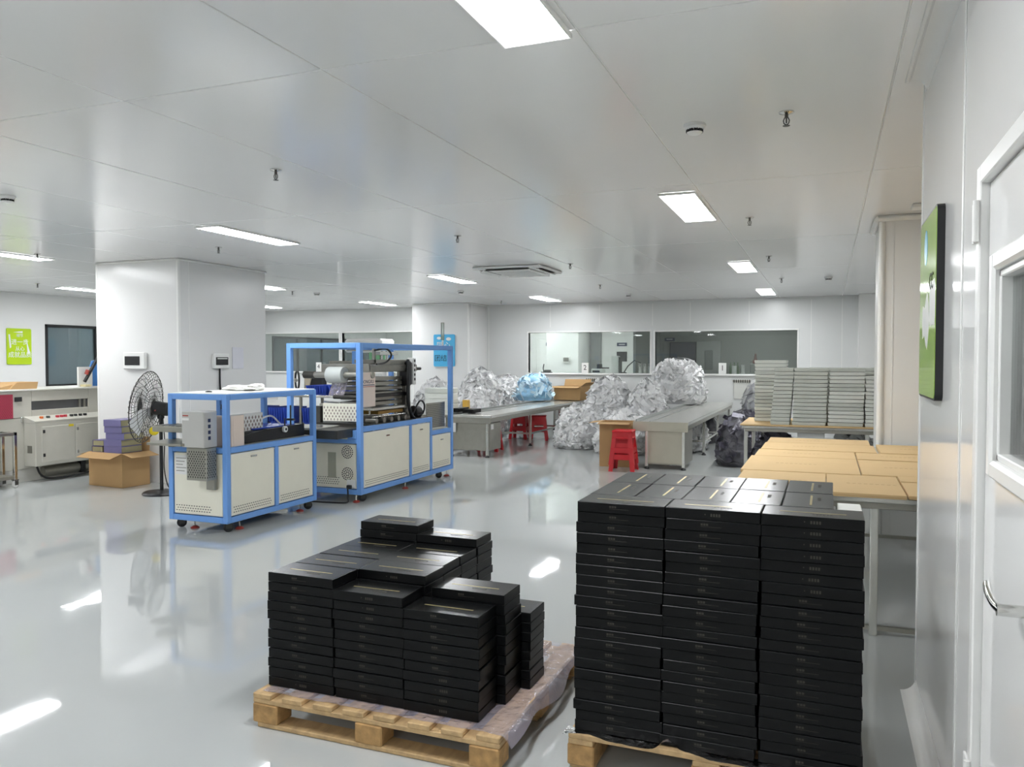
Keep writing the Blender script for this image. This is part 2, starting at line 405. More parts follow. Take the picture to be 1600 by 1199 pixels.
# door, cabinet and signs inside the laboratories behind the glass
d1 = struct('door_2', DOORDK, MB().cbox(-3.66, -3.02, 19.93, 20, 0, 1.93, .01))
part(fd, 'wall_cover', mat('lab_cover_sheet', '#9c9f9a', .4), MB().cbox(-3.0, -2.42, 19.9, 20, 0, 1.95, .01))
part(fd, 'wall_hatch', mat('lab_hatch', '#6f736f', .3), MB().cbox(-2.8, -2.6, 19.88, 19.9, 1.25, 1.72, .01))
part(fl, 'pier', WALL, MB().cbox(-6.55, -5.72, 18.9, 20, 0, H - .02, .01))
part(fl, 'recess_door', mat('grey_lab_door', '#8b8d8d', .4), MB().cbox(-5.7, -5.42, 19.9, 20, 0, 2.4, .01))
part(fl, 'door_leaf', TRIM, MB().cbox(-7.2, -6.6, 19.95, 20, 0, 2.05, .01))
for nm, lb, c, x0, x1, z0, z1, y in (
        ('door_plate', 'small navy door plate on the laboratory wall, left end of the glass', NAVY, -6.92, -6.62, 1.86, 1.95, 19.94),
        ('door_plate', 'small dark door plate seen through middle of left glass', NAVY, -5.02, -4.76, 1.84, 1.93, 20),
        ('door_plate', 'small dark door plate above the dark laboratory door', NAVY, -3.8, -3.55, 1.96, 2.04, 20)):
    q = MB().cbox(x0, x1, y - .02, y, z0, z1, .004)
    o = solo(nm, c, q, lb, 'sign', ((x0 + x1) / 2, y - .01, z0))
    part(o, 'lettering', WHITE, MB().box(x0 + .05, x1 - .05, y - .022, y - .02, z0 + .035, z0 + .055))
o = solo('wall_panel_box', WHITE, MB().cbox(-6.12, -5.93, 18.86, 18.9, 1.42, 1.58, .006), 'white control panel box on the pier behind the left glass', 'panel', (-6.02, 18.88, 1.42))
part(o, 'screen', MIDM, MB().cbox(-6.095, -5.955, 18.852, 18.86, 1.45, 1.55, .004))
o = solo('wall_screen', INK, MB().cbox(-5.02, -4.76, 19.96, 20, 1.45, 1.7, .005), 'dark square screen on the laboratory wall behind the left glass', 'screen', (-4.89, 19.98, 1.45))

# right wall close to the camera, its door, and the coving along its foot and head
RW, RY = .385, 3.98
DY0, DY1, DZ = 1.55, 2.5, 2.02
wr = wall_x('wall_right', WALLG, YN, RY, RW, RW + .1, [(DY0, DY1, 0, DZ)])
part(wr, 'joint_strip', TRIM, MB().cbox(RW - .003, RW, 2.80, 2.825, 0, H - .06, .001))
part(wr, 'end_trim', TRIM, MB().cbox(RW - .004, RW + .104, RY - .02, RY + .004, 0, H, .003))
def cove(x, z, s, y0, y1, r=.06, n=6):
    pts = [(x, z), (x - r, z)]
    for k in range(n + 1):
        t = math.pi / 2 * k / n
        pts.append((x - r + r * math.sin(t), z + s * (r - r * math.cos(t))))
    return MB().prism(pts, 'y', y0, y1)
struct('baseboard_right', TRIM, cove(RW, 0, 1, YN, RY, .062), True)
tr = struct('trim_1', TRIM, cove(RW, H, -1, YN, RY - .1, .06), True)
part(tr, 'groove_strip', TRIM, MB().cbox(RW - .085, RW - .07, YN, RY - .1, H - .012, H, .003))
fr = MB(); t = .05
fr.cbox(RW - .012, RW + .1, DY1 - t, DY1, 0, DZ, .004).cbox(RW - .012, RW + .1, DY0, DY0 + t, 0, DZ, .004).cbox(RW - .012, RW + .1, DY0 + t, DY1 - t, DZ - t, DZ, .004)
dr = struct('door_1', TRIM, fr)
# leaf with a cut-out for the window
wy0, wy1, wz0, wz1 = 1.72, 2.27, 1.25, 1.72
lf = MB(); a, b, x0, x1 = DY0 + t + .003, DY1 - t - .003, RW + .012, RW + .06
lf.box(x0, x1, a, wy0, .01, DZ - t - .003).box(x0, x1, wy1, b, .01, DZ - t - .003).box(x0, x1, wy0, wy1, .01, wz0).box(x0, x1, wy0, wy1, wz1, DZ - t - .003)
leaf = part(dr, 'leaf', WALLG, lf)
wf = MB(); e = .045
for (p, q2) in (((wy0 - e, wy0), (wz0 - e, wz1 + e)), ((wy1, wy1 + e), (wz0 - e, wz1 + e)), ((wy0, wy1), (wz0 - e, wz0)), ((wy0, wy1), (wz1, wz1 + e))):
    wf.cbox(x0 - .022, x1 + .01, p[0], p[1], q2[0], q2[1], .008)
wf.cbox(x0 - .006, x1, wy0, wy0 + .018, wz0, wz1, .003).cbox(x0 - .006, x1, wy1 - .018, wy1, wz0, wz1, .003).cbox(x0 - .006, x1, wy0, wy1, wz0, wz0 + .018, .003).cbox(x0 - .006, x1, wy0, wy1, wz1 - .018, wz1, .003)
part(leaf, 'window_frame', TRIM, wf)
part(leaf, 'pane', CLEAR, MB().box(x0 + .02, x0 + .026, wy0, wy1, wz0, wz1))
for hz in (1.87, .35):
    hg = MB().cbox(RW - .02, RW - .012, DY1 - t + .004, DY1 + .012, hz - .055, hz + .055, .002)
    hg.cyl((RW - .02, DY1 - t, hz - .055), (RW - .02, DY1 - t, hz + .055), .008, n=10)
    part(dr, 'hinge', WHITE, hg, True)
hy = 1.88; hz = .985
part(leaf, 'lock_plate', STEELD, MB().cbox(x0 - .012, x0, hy - .025, hy + .025, hz - .09, hz + .06, .01), label='dark steel lock plate')
hb = MB().cyl((x0, hy, hz), (x0 - .068, hy, hz), .0125, n=14).hose([(x0 - .06, hy - .008, hz), (x0 - .066, hy + .04, hz + .002), (x0 - .066, hy + .1, hz + .01), (x0 - .06, hy + .15, hz + .014)], .009, 10)
part(leaf, 'handle', CHROME, hb, True, 'brushed steel lever handle')
# square pillar beyond the right wall, with rounded corner strips
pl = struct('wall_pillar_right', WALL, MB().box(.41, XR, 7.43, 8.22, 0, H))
part(pl, 'corner_strip', TRIM, MB().cyl((.418, 7.438, 0), (.418, 7.438, H - .04), .028, n=16), True)
part(pl, 'corner_strip', TRIM, MB().cbox(.405, .41, 7.5, 7.56, 0, H - .04, .002))
part(pl, 'joint_strip', TRIM, MB().cbox(.5, .512, 7.427, 7.43, 0, H - .04, .001))
part(pl, 'cornice', TRIM, MB().cbox(.36, XR, 7.375, 7.43, H - .05, H, .02).cbox(.355, .41, 7.43, 8.22, H - .05, H, .02))
struct('wall_pillar_rear', WALL, MB().box(.53, XR, 16.05, YB, 0, H))
# the two big columns
def column(name, x0, x1, y0, y1):
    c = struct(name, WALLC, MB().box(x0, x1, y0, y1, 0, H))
    for x, y in ((x1, y0), (x0, y0)):
        part(c, 'corner_strip', TRIM, MB().cbox(x - .035, x + .004, y - .004, y + .035, 0, H - .01, .008))
    part(c, 'joint_strip', TRIM, MB().cbox(x1, x1 + .003, y0 + .16, y0 + .172, 0, H - .02, .001))
    part(c, 'cornice', TRIM, MB().cbox(x0 - .02, x1 + .02, y0 - .02, y1 + .02, H - .025, H, .008))
    return c
column('wall_column_near', -8.51, -7.21, 7.4, 8.98)
c2 = column('wall_column_far', -8.42, -7.1, 15.43, YB)

# ------------------------------------------------------------------ ceiling fittings
def ceiling_light(x, y, label, w=.25, l=1.17, group=None):
    t = thing('ceiling_light', label, 'ceiling light', (x, y, H), 0, group)
    q = MB(); f = .012
    q.cbox(-w / 2 - f, w / 2 + f, -l / 2 - f, -l / 2, -.02, 0, .003).cbox(-w / 2 - f, w / 2 + f, l / 2, l / 2 + f, -.02, 0, .003)
    q.cbox(-w / 2 - f, -w / 2, -l / 2, l / 2, -.02, 0, .003).cbox(w / 2, w / 2 + f, -l / 2, l / 2, -.02, 0, .003)
    lpart(t, 'frame', WHITE, q)
    lpart(t, 'diffuser', LIT, MB().box(-w / 2, w / 2, -l / 2, l / 2, -.017, -.003))
seen = {(-1.03, 2.27): 'largest ceiling panel light at the top of the picture', (-1.03, 6.43): 'ceiling panel light right of centre, second in the row along the right wall',
        (-1.03, 10.76): 'ceiling panel light, third in the row along the right wall', (-1.03, 14.9): 'smallest ceiling panel light at the end of the right row',
        (-5.22, 6.3): 'ceiling panel light right above the near white column', (-5.22, 10.8): 'ceiling panel light in front of the far white column',
        (-5.22, 15.0): 'ceiling panel light near the back wall beside the cassette unit', (-8.75, 6.3): 'ceiling panel light cut by the left picture edge',
        (-8.75, 10.7): 'ceiling panel light just right of the near column, higher one', (-8.95, 14.85): 'ceiling panel light between the two white columns',
        (-11.9, 10.2): 'ceiling panel light just left of the near column', (-11.9, 14.7): 'ceiling panel light just right of the near column, lower one'}
for (x, y), l in seen.items(): ceiling_light(x, y, l)
for x, y, l in ((-1.03, -6.1, 'added for fill far behind the camera, right row'), (-5.22, -6.1, 'added for fill far behind the camera, middle row'), (-8.75, -6.1, 'added for fill far behind the camera, left row'), (-1.03, -1.9, 'behind the camera, right row'), (-5.22, -1.9, 'behind the camera, middle row'), (-5.22, 2.27, 'beyond the left picture edge, nearest the black piles'), (-8.75, 2.27, 'beyond the left picture edge, level with the black piles'),  # lamps farthest behind the camera are unseen extras for frontal fill
                (-8.75, -1.9, 'behind the camera, left row'), (-11.9, 2.27, 'far beyond the left picture edge, by the left wall'), (-11.9, 6.3, 'beyond the left picture edge, above the tunnel machine')):
    ceiling_light(x, y, 'ceiling panel light ' + l)
for x, y, l in ((-5.0, 17.9, 'behind the left glass, nearer the middle'), (-6.9, 18.4, 'added to brighten the left end behind the left glass'), (-11.2, 18.6, 'nearer one behind the far left glass'), (-11.2, 21.5, 'farther one behind the far left glass')):  # left-end lamp is an extra, added to brighten that laboratory
    ceiling_light(x, y, 'laboratory ceiling panel light, ' + l)
ceiling_light(-1.6, 18.2, 'small ceiling light added to brighten the laboratory behind the right glass', .2, 1.0)  # made-up lamp, out of view, that lifts the dim laboratory
ceiling_light(-14.5, 12.6, 'unseen ceiling light added to brighten the store behind the left black window', .15, .9)  # invented lamp lighting the dark room behind the tinted panes
ceiling_light(-14.5, 20.2, 'unseen ceiling light added to brighten the store beyond the far left glass', .12, .9)  # second invented store lamp, lightens the farther black-framed panes
def sprinkler(x, y, label):
    t = thing('sprinkler', label, 'sprinkler', (x, y, H))
    lpart(t, 'escutcheon', CHROME, MB().lathe((0, 0, -.012), [(.018, 0), (.036, .006), (.036, .012)], 18), True)
    q = MB().cyl((0, 0, -.03), (0, 0, -.01), .009, n=10)
    for s in (-1, 1): q.tube([(s * .008, 0, -.028), (s * .014, 0, -.042), (s * .011, 0, -.056), (0, 0, -.064)], .0028, 6)
    q.cyl((0, 0, -.055), (0, 0, -.03), .0035, n=8)
    lpart(t, 'yoke', DARKM, q, True)
    lpart(t, 'deflector', DARKM, MB().lathe((0, 0, -.069), [(.016, 0), (.018, .002), (.005, .005)], 12))
for x, y, l in ((-.2, 4.15, 'nearest ceiling sprinkler, beside the smoke detector at upper right'), (-3.28, 4.2, 'ceiling sprinkler left of centre over the blue machines'),
                (-3.37, 7.07, 'ceiling sprinkler above the blue wall sign reflection'), (-3.03, 9.65, 'ceiling sprinkler beside the ceiling cassette unit'),
                (-3.43, 12.54, 'ceiling sprinkler beyond the cassette unit'), (-.63, 7.09, 'ceiling sprinkler right of the second panel light'),
                (-.65, 9.79, 'ceiling sprinkler right of the third panel light'), (-.65, 12.55, 'ceiling sprinkler before the smallest panel light'),
                (-6.1, 6.84, 'ceiling sprinkler just over the near column corner'), (-6.25, 15.19, 'ceiling sprinkler by the far column'),
                (-11.69, 9.04, 'ceiling sprinkler left of the near column'), (-8.81, 11.71, 'ceiling sprinkler right of the near column'),
                (-8.4, 6.5, 'ceiling sprinkler under the cut panel light at the left edge')): sprinkler(x, y, l)
def detector(x, y, label):
    t = thing('smoke_detector', label, 'smoke detector', (x, y, H))
    lpart(t, 'base', WHITE, MB().lathe((0, 0, -.016), [(.05, 0), (.056, .004), (.056, .016)], 28), True)
    lpart(t, 'cover', WHITE, MB().lathe((0, 0, -.052), [(.022, 0), (.03, .003), (.04, .012)], 28), True)
    q = MB()
    for k in range(10):
        a = 2 * math.pi * k / 10
        q.join(MB().box(.03, .043, -.009, .009, -.04, -.026).rot(a))
    lpart(t, 'vent', BLACK, q)
    lpart(t, 'collar', WHITE, MB().lathe((0, 0, -.028), [(.043, 0), (.048, .012)], 28), True)
for x, y, l in ((-.65, 4.2, 'nearest smoke detector on the ceiling, upper right'), (-5.65, 4.14, 'smoke detector on the ceiling at the left picture edge'),
                (0., 12.61, 'smoke detector on the ceiling near the right pillar'), (-3.45, 14.57, 'smoke detector on the ceiling near the back wall'),
                (-8.65, 12.21, 'smoke detector right of the near column'), (-6.04, 12.8, 'smoke detector before the far column')): detector(x, y, l)
t = thing('cassette_air_conditioner', 'white four-way air conditioner cassette set in the ceiling', 'air conditioner', (-3.86, 9.98, H))
lpart(t, 'panel', WHITE, MB().cbox(-.47, .47, -.47, .47, -.035, 0, .015))
q = MB()
for k in range(4): q.join(MB().cbox(-.3, .3, -.44, -.36, -.038, -.03, .003).rot(k * math.pi / 2))
lpart(t, 'outlet', BLACK, q)
for k in range(4): lpart(t, 'flap', WHITE, MB().cbox(-.3, .3, -.43, -.37, -.05, -.046, .001).rot(.5, 'X', (0, -.4, -.046)).rot(k * math.pi / 2))
lpart(t, 'grille', WHITE, MB().cbox(-.28, .28, -.28, .28, -.06, -.035, .02))
q = MB()
for k in range(9): q.box(-.24, .24, -.24 + k * .058, -.225 + k * .058, -.0605, -.06)
lpart(t, 'grille_slot', MIDM, q, kind='stuff')
t = thing('ceiling_vent', 'small white ceiling vent box in front of the right pillar', 'vent', (.7, 7.0, H))
lpart(t, 'body', WHITE, MB().cbox(-.1, .1, -.08, .08, -.03, 0, .006))
q = MB()
for k in range(4): q.box(-.02 + k * .024, -.008 + k * .024, -.06, .06, -.0315, -.03)
lpart(t, 'slot', BLACK, q)

# ------------------------------------------------------------------ posters and boxes on the walls
def rounded(a0, a1, b0, b1, r, n=5):
    P = []
    for cx, cy, s in ((a1 - r, b1 - r, 0), (a0 + r, b1 - r, 1), (a0 + r, b0 + r, 2), (a1 - r, b0 + r, 3)):
        for k in range(n + 1):
            t = math.pi / 2 * (s + k / n); P.append((cx + r * math.cos(t), cy + r * math.sin(t)))
    return P
y0, y1, z0, z1 = 3.215, 3.745, 1.35, 2.06
t = thing('framed_poster', 'green framed poster with black edge hanging on the right wall', 'poster', (RW, (y0 + y1) / 2, z0))
part(t, 'frame', BLACK, MB().prism(rounded(y0, y1, z0, z1, .03), 'x', RW - .026, RW))
pr = part(t, 'print', GREENP, MB().prism(rounded(y0 + .008, y1 - .008, z0 + .008, z1 - .008, .026), 'x', RW - .0275, RW - .026))
part(pr, 'white_patch', WHITE, MB().prism([(y0 + .1 + .09 * math.cos(k), z0 + .36 + .1 * math.sin(k) + .02 * math.sin(3 * k)) for k in [i * .39 for i in range(16)]], 'x', RW - .0282, RW - .0275)
     .prism([(y0 + .3 + .12 * math.cos(k), z0 + .3 + .09 * math.sin(k) + .03 * math.sin(4 * k)) for k in [i * .39 for i in range(16)]], 'x', RW - .0282, RW - .0275))
part(pr, 'blue_patch', SIGNBLUE, MB().prism([(y1 - .2 + .05 * math.cos(k), z1 - .12 + .07 * math.sin(k)) for k in [i * .52 for i in range(12)]], 'x', RW - .0282, RW - .0275))
part(pr, 'lettering', INK, facing(text_mb('CC', .09), '-x', (RW - .0284, y0 + .14, z0 + .44)))
y0, y1, z0, z1 = 9.89, 10.36, 1.41, 2.06
t = thing('green_poster', 'lime green poster board with white slogan on the left wall', 'poster', (XL, (y0 + y1) / 2, z0))
bd = part(t, 'board', GREEN, MB().prism(rounded(y0, y1, z0, z1, .025), 'x', XL, XL + .02))
ym = (y0 + y1) / 2
for s, z, b in ((.075, 1.93, '细节'), (.125, 1.81, '进一步'), (.1, 1.69, '从心'), (.125, 1.58, '成就品质')):
    part(bd, 'lettering', WHITE, facing(text_mb(b, s * .9), '+x', (XL + .021, ym + .01, z)))
part(bd, 'lettering', WHITE, MB().prism([(y0 + .12, 1.99), (y0 + .3, 2.015), (y0 + .3, 1.98)], 'x', XL + .02, XL + .0215).prism([(y1 - .1, 1.87), (y1 - .03, 1.62), (y1 - .08, 1.6)], 'x', XL + .02, XL + .0215)
     .prism([(y0 + .03, 1.95), (y0 + .06, 1.95), (y0 + .08, 1.72), (y0 + .05, 1.7)], 'x', XL + .02, XL + .0215))
x0, x1, z0, z1, yc = -7.92, -7.42, 1.35, 2.04, 15.43
t = thing('blue_sign', 'sky blue sign board with black characters on the far column', 'sign', ((x0 + x1) / 2, yc, z0))
bd = part(t, 'board', SIGNBLUE, MB().prism(rounded(x0, x1, z0, z1, .03), 'y', yc - .025, yc))
part(bd, 'lettering', INK, facing(text_mb('团结', .15), '-y', (x0 + .17, yc - .026, z0 + .17)))
part(bd, 'lettering', WHITE, facing(text_mb('同心', .17), '-y', (x0 + .24, yc - .026, z0 + .44)))
part(bd, 'cloud', WHITE, MB().prism([(x0 + .13 + .05 * math.cos(k), z1 - .08 + .03 * math.sin(k)) for k in [i * .52 for i in range(12)]], 'y', yc - .0265, yc - .025)
     .prism([(x0 + .36 + .06 * math.cos(k), z1 - .1 + .035 * math.sin(k)) for k in [i * .52 for i in range(12)]], 'y', yc - .0265, yc - .025))
t = thing('distribution_box', 'white breaker box with dark window on the near column front', 'electrical box', (-7.88, 7.4, 1.37))
bd = part(t, 'housing', WHITE, MB().cbox(-8.06, -7.7, 7.35, 7.396, 1.38, 1.59, .012))
part(bd, 'window', BLACK, MB().cbox(-8.02, -7.78, 7.343, 7.35, 1.43, 1.54, .006))
t = thing('control_panel', 'small white control panel with dark display on the column side', 'control panel', (-7.21, 8.07, 1.38))
bd = part(t, 'housing', WHITE, MB().cbox(-7.206, -7.16, 7.93, 8.21, 1.385, 1.575, .01))
part(bd, 'display', BLACK, MB().cbox(-7.16, -7.154, 7.96, 8.18, 1.43, 1.53, .004))
part(bd, 'display_bar', WHITE, MB().cbox(-7.154, -7.152, 7.98, 8.16, 1.505, 1.518, .001))
solo('wall_cable', HOSE, MB().tube([(-7.19, 8.06, 1.39), (-7.19, 8.06, 1.2), (-7.185, 8.075, .9), (-7.18, 8.08, .3), (-7.18, 8.08, .02)], .012, 8),
     'black cable running down below the small control panel', 'cable', (-7.19, 8.07, .02), smooth=True)
q = MB().cbox(-7.206, -7.2, 8.31, 8.52, 1.38, 1.66, .002)
solo('paper_sleeve', mat('pale_lilac_paper', '#dcdce4', .4), q, 'pale paper sheet fixed to the side of the near column', 'paper', (-7.2, 8.41, 1.38))
# ------------------------------------------------------------------ pallets with black boxes
def pallet(name, label, x0, x1, y0, y1, along):
    # along: direction in which the top boards run
    cx, cy = (x0 + x1) / 2, (y0 + y1) / 2
    t = thing(name, label, 'pallet', (cx, cy, 0))
    R = random.Random(3 if along == 'y' else 5)
    if along == 'y': a0, a1, b0, b1 = x0, x1, y0, y1
    else: a0, a1, b0, b1 = y0, y1, x0, x1
    def bx(u0, u1, w0, w1, z0, z1, c=.003):
        return MB().cbox(u0, u1, w0, w1, z0, z1, c) if along == 'y' else MB().cbox(w0, w1, u0, u1, z0, z1, c)
    n = 8; w = .092; pos = [a0 + (a1 - a0 - w) * k / (n - 1) for k in range(n)]
    for k, p in enumerate(pos):
        p += R.uniform(-.008, .008) if 0 < k < n - 1 else 0
        part(t, 'top_board', WOOD, bx(p, p + w + R.uniform(-.006, .006), b0 + R.uniform(0, .006), b1 - R.uniform(0, .006), .118, .139))
    bs = (b0, (b0 + b1) / 2 - .05, b1 - .1); as_ = (a0, (a0 + a1) / 2 - .06, a1 - .12)
    for b in bs:
        part(t, 'cross_board', WOOD, bx(a0, a1, b + .004, b + .096, .098, .118))
        part(t, 'bottom_board', WOOD, bx(a0 + .02, a1 - .02, b + .004, b + .096, .001, .02))
        for a in as_: part(t, 'block', WOODB, bx(a, a + .12, b, b + .1, .02, .098, .005))
    return t
BW, BD, BH = .318, .172, .0385
box_me = MB().cbox(-BW / 2, BW / 2, -BD / 2, BD / 2, 0, BH - .0012, .0016).mesh('black_gift_box', BOXBLK)
lid_me = MB().box(-BW / 2 + .003, BW / 2 - .003, -BD / 2 + .003, BD / 2 - .003, BH - .0013, BH - .0009).mesh('lid_face', BOXTOP)
stripe_me = MB().box(-.105, .105, -.013, -.005, BH - .0009, BH - .0005).mesh('gold_stripe', GOLD)
logo = MB()
for k in range(6): logo.box(-.0 + k * .011, .008 + k * .011, -.042, -.030, BH - .0009, BH - .0006)
logo_me = logo.mesh('embossed_mark', DIM)
pq = MB()
for k in range(3): pq.box(-.04 + k * .009, -.033 + k * .009, -BD / 2 - .0004, -BD / 2, .02, .027)
pq.box(-.04, .03, -BD / 2 - .0004, -BD / 2, .0155, .0168)
print_me = pq.mesh('front_print', DIM)
pq = MB().box(-.025, -.021, -BD / 2 - .0004, -BD / 2, .018, .022)
for k in range(4): pq.box(-.005 + k * .009, .001 + k * .009, -BD / 2 - .0004, -BD / 2, .014, .024)
print2_me = pq.mesh('front_print', DIM)
def black_box(x, y, z, rz, label, group, top=False, front=True, alt=False):
    o = bpy.data.objects.new('black_gift_box', box_me); o.location = (x, y, z); o.rotation_euler = (0, 0, rz); COL.objects.link(o)
    tag(o, label, 'box', group)
    if top:
        link(bpy.data.objects.new('lid_face', lid_me), o); link(bpy.data.objects.new('gold_stripe', stripe_me), o); link(bpy.data.objects.new('embossed_mark', logo_me), o)
    if front: link(bpy.data.objects.new('front_print', print2_me if alt else print_me), o)
    return o
def core(name, spots, label):
    q = MB()
    for x, y, z, lx in spots:
        w, d = (BW, BD) if lx else (BD, BW)
        q.box(x - w / 2 + .002, x + w / 2 - .002, y - d / 2 + .002, y + d / 2 - .002, z, z + BH - .0012)
    o = struct(name, BOXBLK, q, kind='stuff', label=label); o['category'] = 'box'
PZ = .1402
pallet('wooden_pallet', 'wooden pallet under the lower black box pile, film on top', -2.17, -1.08, 2.6, 3.62, 'y')
p1h = {(0, 0): 12, (1, 0): 11, (2, 0): 10, (0, 1): 12, (1, 1): 12, (2, 1): 11, (0, 2): 12, (1, 2): 12, (2, 2): 8, (0, 3): 12, (1, 3): 12, (0, 4): 14, (1, 4): 13}
colname = {0: 'left', 1: 'middle', 2: 'right'}
R = random.Random(11); hidden = []
L1 = .0397
PZ1 = .1425
for (c, r), n in p1h.items():
    for k in range(n):
        x = -2.155 + BW / 2 + c * .3215 + (r * .035 if c == 2 else 0)
        y = 2.685 + BD / 2 + r * .176; z = PZ1 + k * L1
        fromtop = n - 1 - k
        vis = r == 0 or c == 2 or fromtop < 2 or (c == 1 and r >= 3 and fromtop < 7)
        if not vis: hidden.append((x, y, z, True)); continue
        jx, jy, ja = R.uniform(-.005, .005), R.uniform(-.005, .003), R.uniform(-.012, .012)
        if r == 0: lab = 'black gift box, %s in front %s column of lower pile' % (rank(fromtop, n), colname[c])
        else: lab = 'black gift box, %s of %s column, %s row back, lower pile' % (rank(fromtop, n), colname[c], NUM[r])
        black_box(x + jx, y + jy, z, ja, lab, 'black gift boxes on the lower pile', top=fromtop == 0 or (fromtop == 1 and n == 14), alt=(c == 1 and k > 7) or (c == 0 and k in (0, 1, 2, 5, 6, 7)) or (c == 2 and k < 4), front=(r == 0 or fromtop < 2))
core('packed_black_boxes', [(x, y, z, b) for x, y, z, b in hidden], 'black gift boxes packed inside the lower pile behind the front row')
# taller stack
pallet('wooden_pallet', 'wooden pallet under the taller black box stack, cut by picture edge', -.87, .125, 2.745, 3.6, 'x')
N2 = 22; hidden = []; R = random.Random(5); L2 = (.985 - PZ1) / N2
for c in range(3):
    for k in range(N2):
        x = -.845 + BW / 2 + c * .3215; y = 2.78 + BD / 2; z = PZ1 + k * L2; ft = N2 - 1 - k
        if k < 14: x += -.006 + (.006 if c == 2 else 0); y -= .008
        jx, jy, ja = R.uniform(-.0045, .0045), R.uniform(-.006, .003), R.uniform(-.009, .009)
        black_box(x + jx, y + jy, z, ja, 'black gift box, %s in front %s column of taller stack' % (rank(ft, N2), colname[c]), 'black gift boxes on the taller stack', top=ft == 0, alt=(k > 14 and c == 2) or (k > 20 and c == 1))
for r in range(2):
    for c in range(5):
        for k in range(N2):
            x = -.845 + BD / 2 + c * .1755; y = 2.78 + .176 + .0 + BW / 2 + r * .3215; z = PZ1 + k * L2
            if k < N2 - 1: hidden.append((x, y, z, False)); continue
            black_box(x + R.uniform(-.003, .003), y + R.uniform(-.002, .004), z - .001, math.pi / 2 + R.uniform(-.01, .01),
                      'black gift box atop the taller stack, %s in the %s rear row' % (('leftmost', 'second', 'middle', 'fourth', 'rightmost')[c], NUM[r]),
                      'black gift boxes on the taller stack', top=True, front=False)
core('packed_black_boxes', hidden, 'black gift boxes packed behind the front row of the taller stack')
q = MB().cbox(.035, .122, 2.975, 3.26, PZ1, .955, .004)
solo('white_carton', WHITE, q, 'tall white carton standing behind right end of the taller stack', 'carton', (.1, 3.1, PZ1))
def film(name, label, x0, x1, y0, y1, nx, ny, zf, seed):
    q = MB(); vs = []; fs = []
    for j in range(ny + 1):
        for i in range(nx + 1):
            u, v = i / nx, j / ny; x = x0 + (x1 - x0) * u; y = y0 + (y1 - y0) * v
            h = abs(mnoise.noise(Vector((x * 9, y * 9, seed)))) * .006 + abs(mnoise.noise(Vector((x * 25, y * 25, seed + 3)))) * .004
            p = zf(u, v, x, y)
            if -2.18 < x < -1.1 and 2.67 < y < 3.0 and x < -1.16: h *= .12
            if x > -.9 and y > 2.755: h *= .12
            vs.append((p[0], p[1], p[2] + h))
    for j in range(ny):
        for i in range(nx):
            a = j * (nx + 1) + i; fs.append((a, a + 1, a + nx + 2, a + nx + 1))
    q.add(vs, fs)
    o = solo(name, FILM, q, label, 'plastic film', ((x0 + x1) / 2, (y0 + y1) / 2, .139), smooth=False)
    o.data.shade_smooth(); return o
def f1(u, v, x, y):
    ov = max(0, x - (-1.07)) ; edge = .03 * math.sin(v * 14) * (u > .9)
    return (x - ov * .3 + edge * .4, y, .1403 - ov * 1.1 * (1 - .4 * math.sin(v * 9)))
film('plastic_film', 'crumpled clear plastic film under the lower black pile', -2.14, -1.03, 2.625, 3.6, 70, 60, f1, 1.0)
def f2(u, v, x, y):
    lift = .04 * math.exp(-((u - .36) / .03) ** 2) * (1 - v) + .014 * max(0, math.sin(u * 19)) * (1 - v)
    return (x, y, .1403 + lift)
film('plastic_film', 'crumpled clear plastic film under the taller black stack', -.88, .17, 2.72, 2.79, 90, 6, f2, 5.0)

# ------------------------------------------------------------------ steel tables
def steel_table(label, x0, x1, y0, y1, z, legs, rail=True, top=STEEL):
    t = thing('steel_table', label, 'table', ((x0 + x1) / 2, (y0 + y1) / 2, 0))
    part(t, 'table_top', top, MB().cbox(x0, x1, y0, y1, z - .03, z, .004))
    part(t, 'apron', STEELD, MB().cbox(x0 + .03, x1 - .03, y0 + .02, y0 + .04, z - .065, z - .03, .003).cbox(x0 + .03, x1 - .03, y1 - .04, y1 - .02, z - .065, z - .03, .003)
         .cbox(x0 + .02, x0 + .04, y0 + .04, y1 - .04, z - .065, z - .03, .003).cbox(x1 - .04, x1 - .02, y0 + .04, y1 - .04, z - .065, z - .03, .003))
    for x, y in legs: part(t, 'leg', STEEL, MB().cbox(x - .02, x + .02, y - .02, y + .02, 0, z - .03, .004))
    if rail:
        q = MB()
        for (xa, ya), (xb, yb) in zip(legs, legs[1:] + legs[:1]):
            if abs(xa - xb) < .01: q.box(xa - .012, xa + .012, min(ya, yb), max(ya, yb), .03, .055)
            elif abs(ya - yb) < .01: q.box(min(xa, xb), max(xa, xb), ya - .012, ya + .012, .03, .055)
        part(t, 'stretcher', STEELD, q)
    return t
TZ = .768
steel_table('steel work table covered with flat cardboard cartons at right', -.5, 1.25, 4.62, 7.3, TZ, [(-.42, 4.72), (.245, 4.72), (1.15, 4.72), (1.15, 7.2), (.245, 7.2), (-.42, 7.2)])
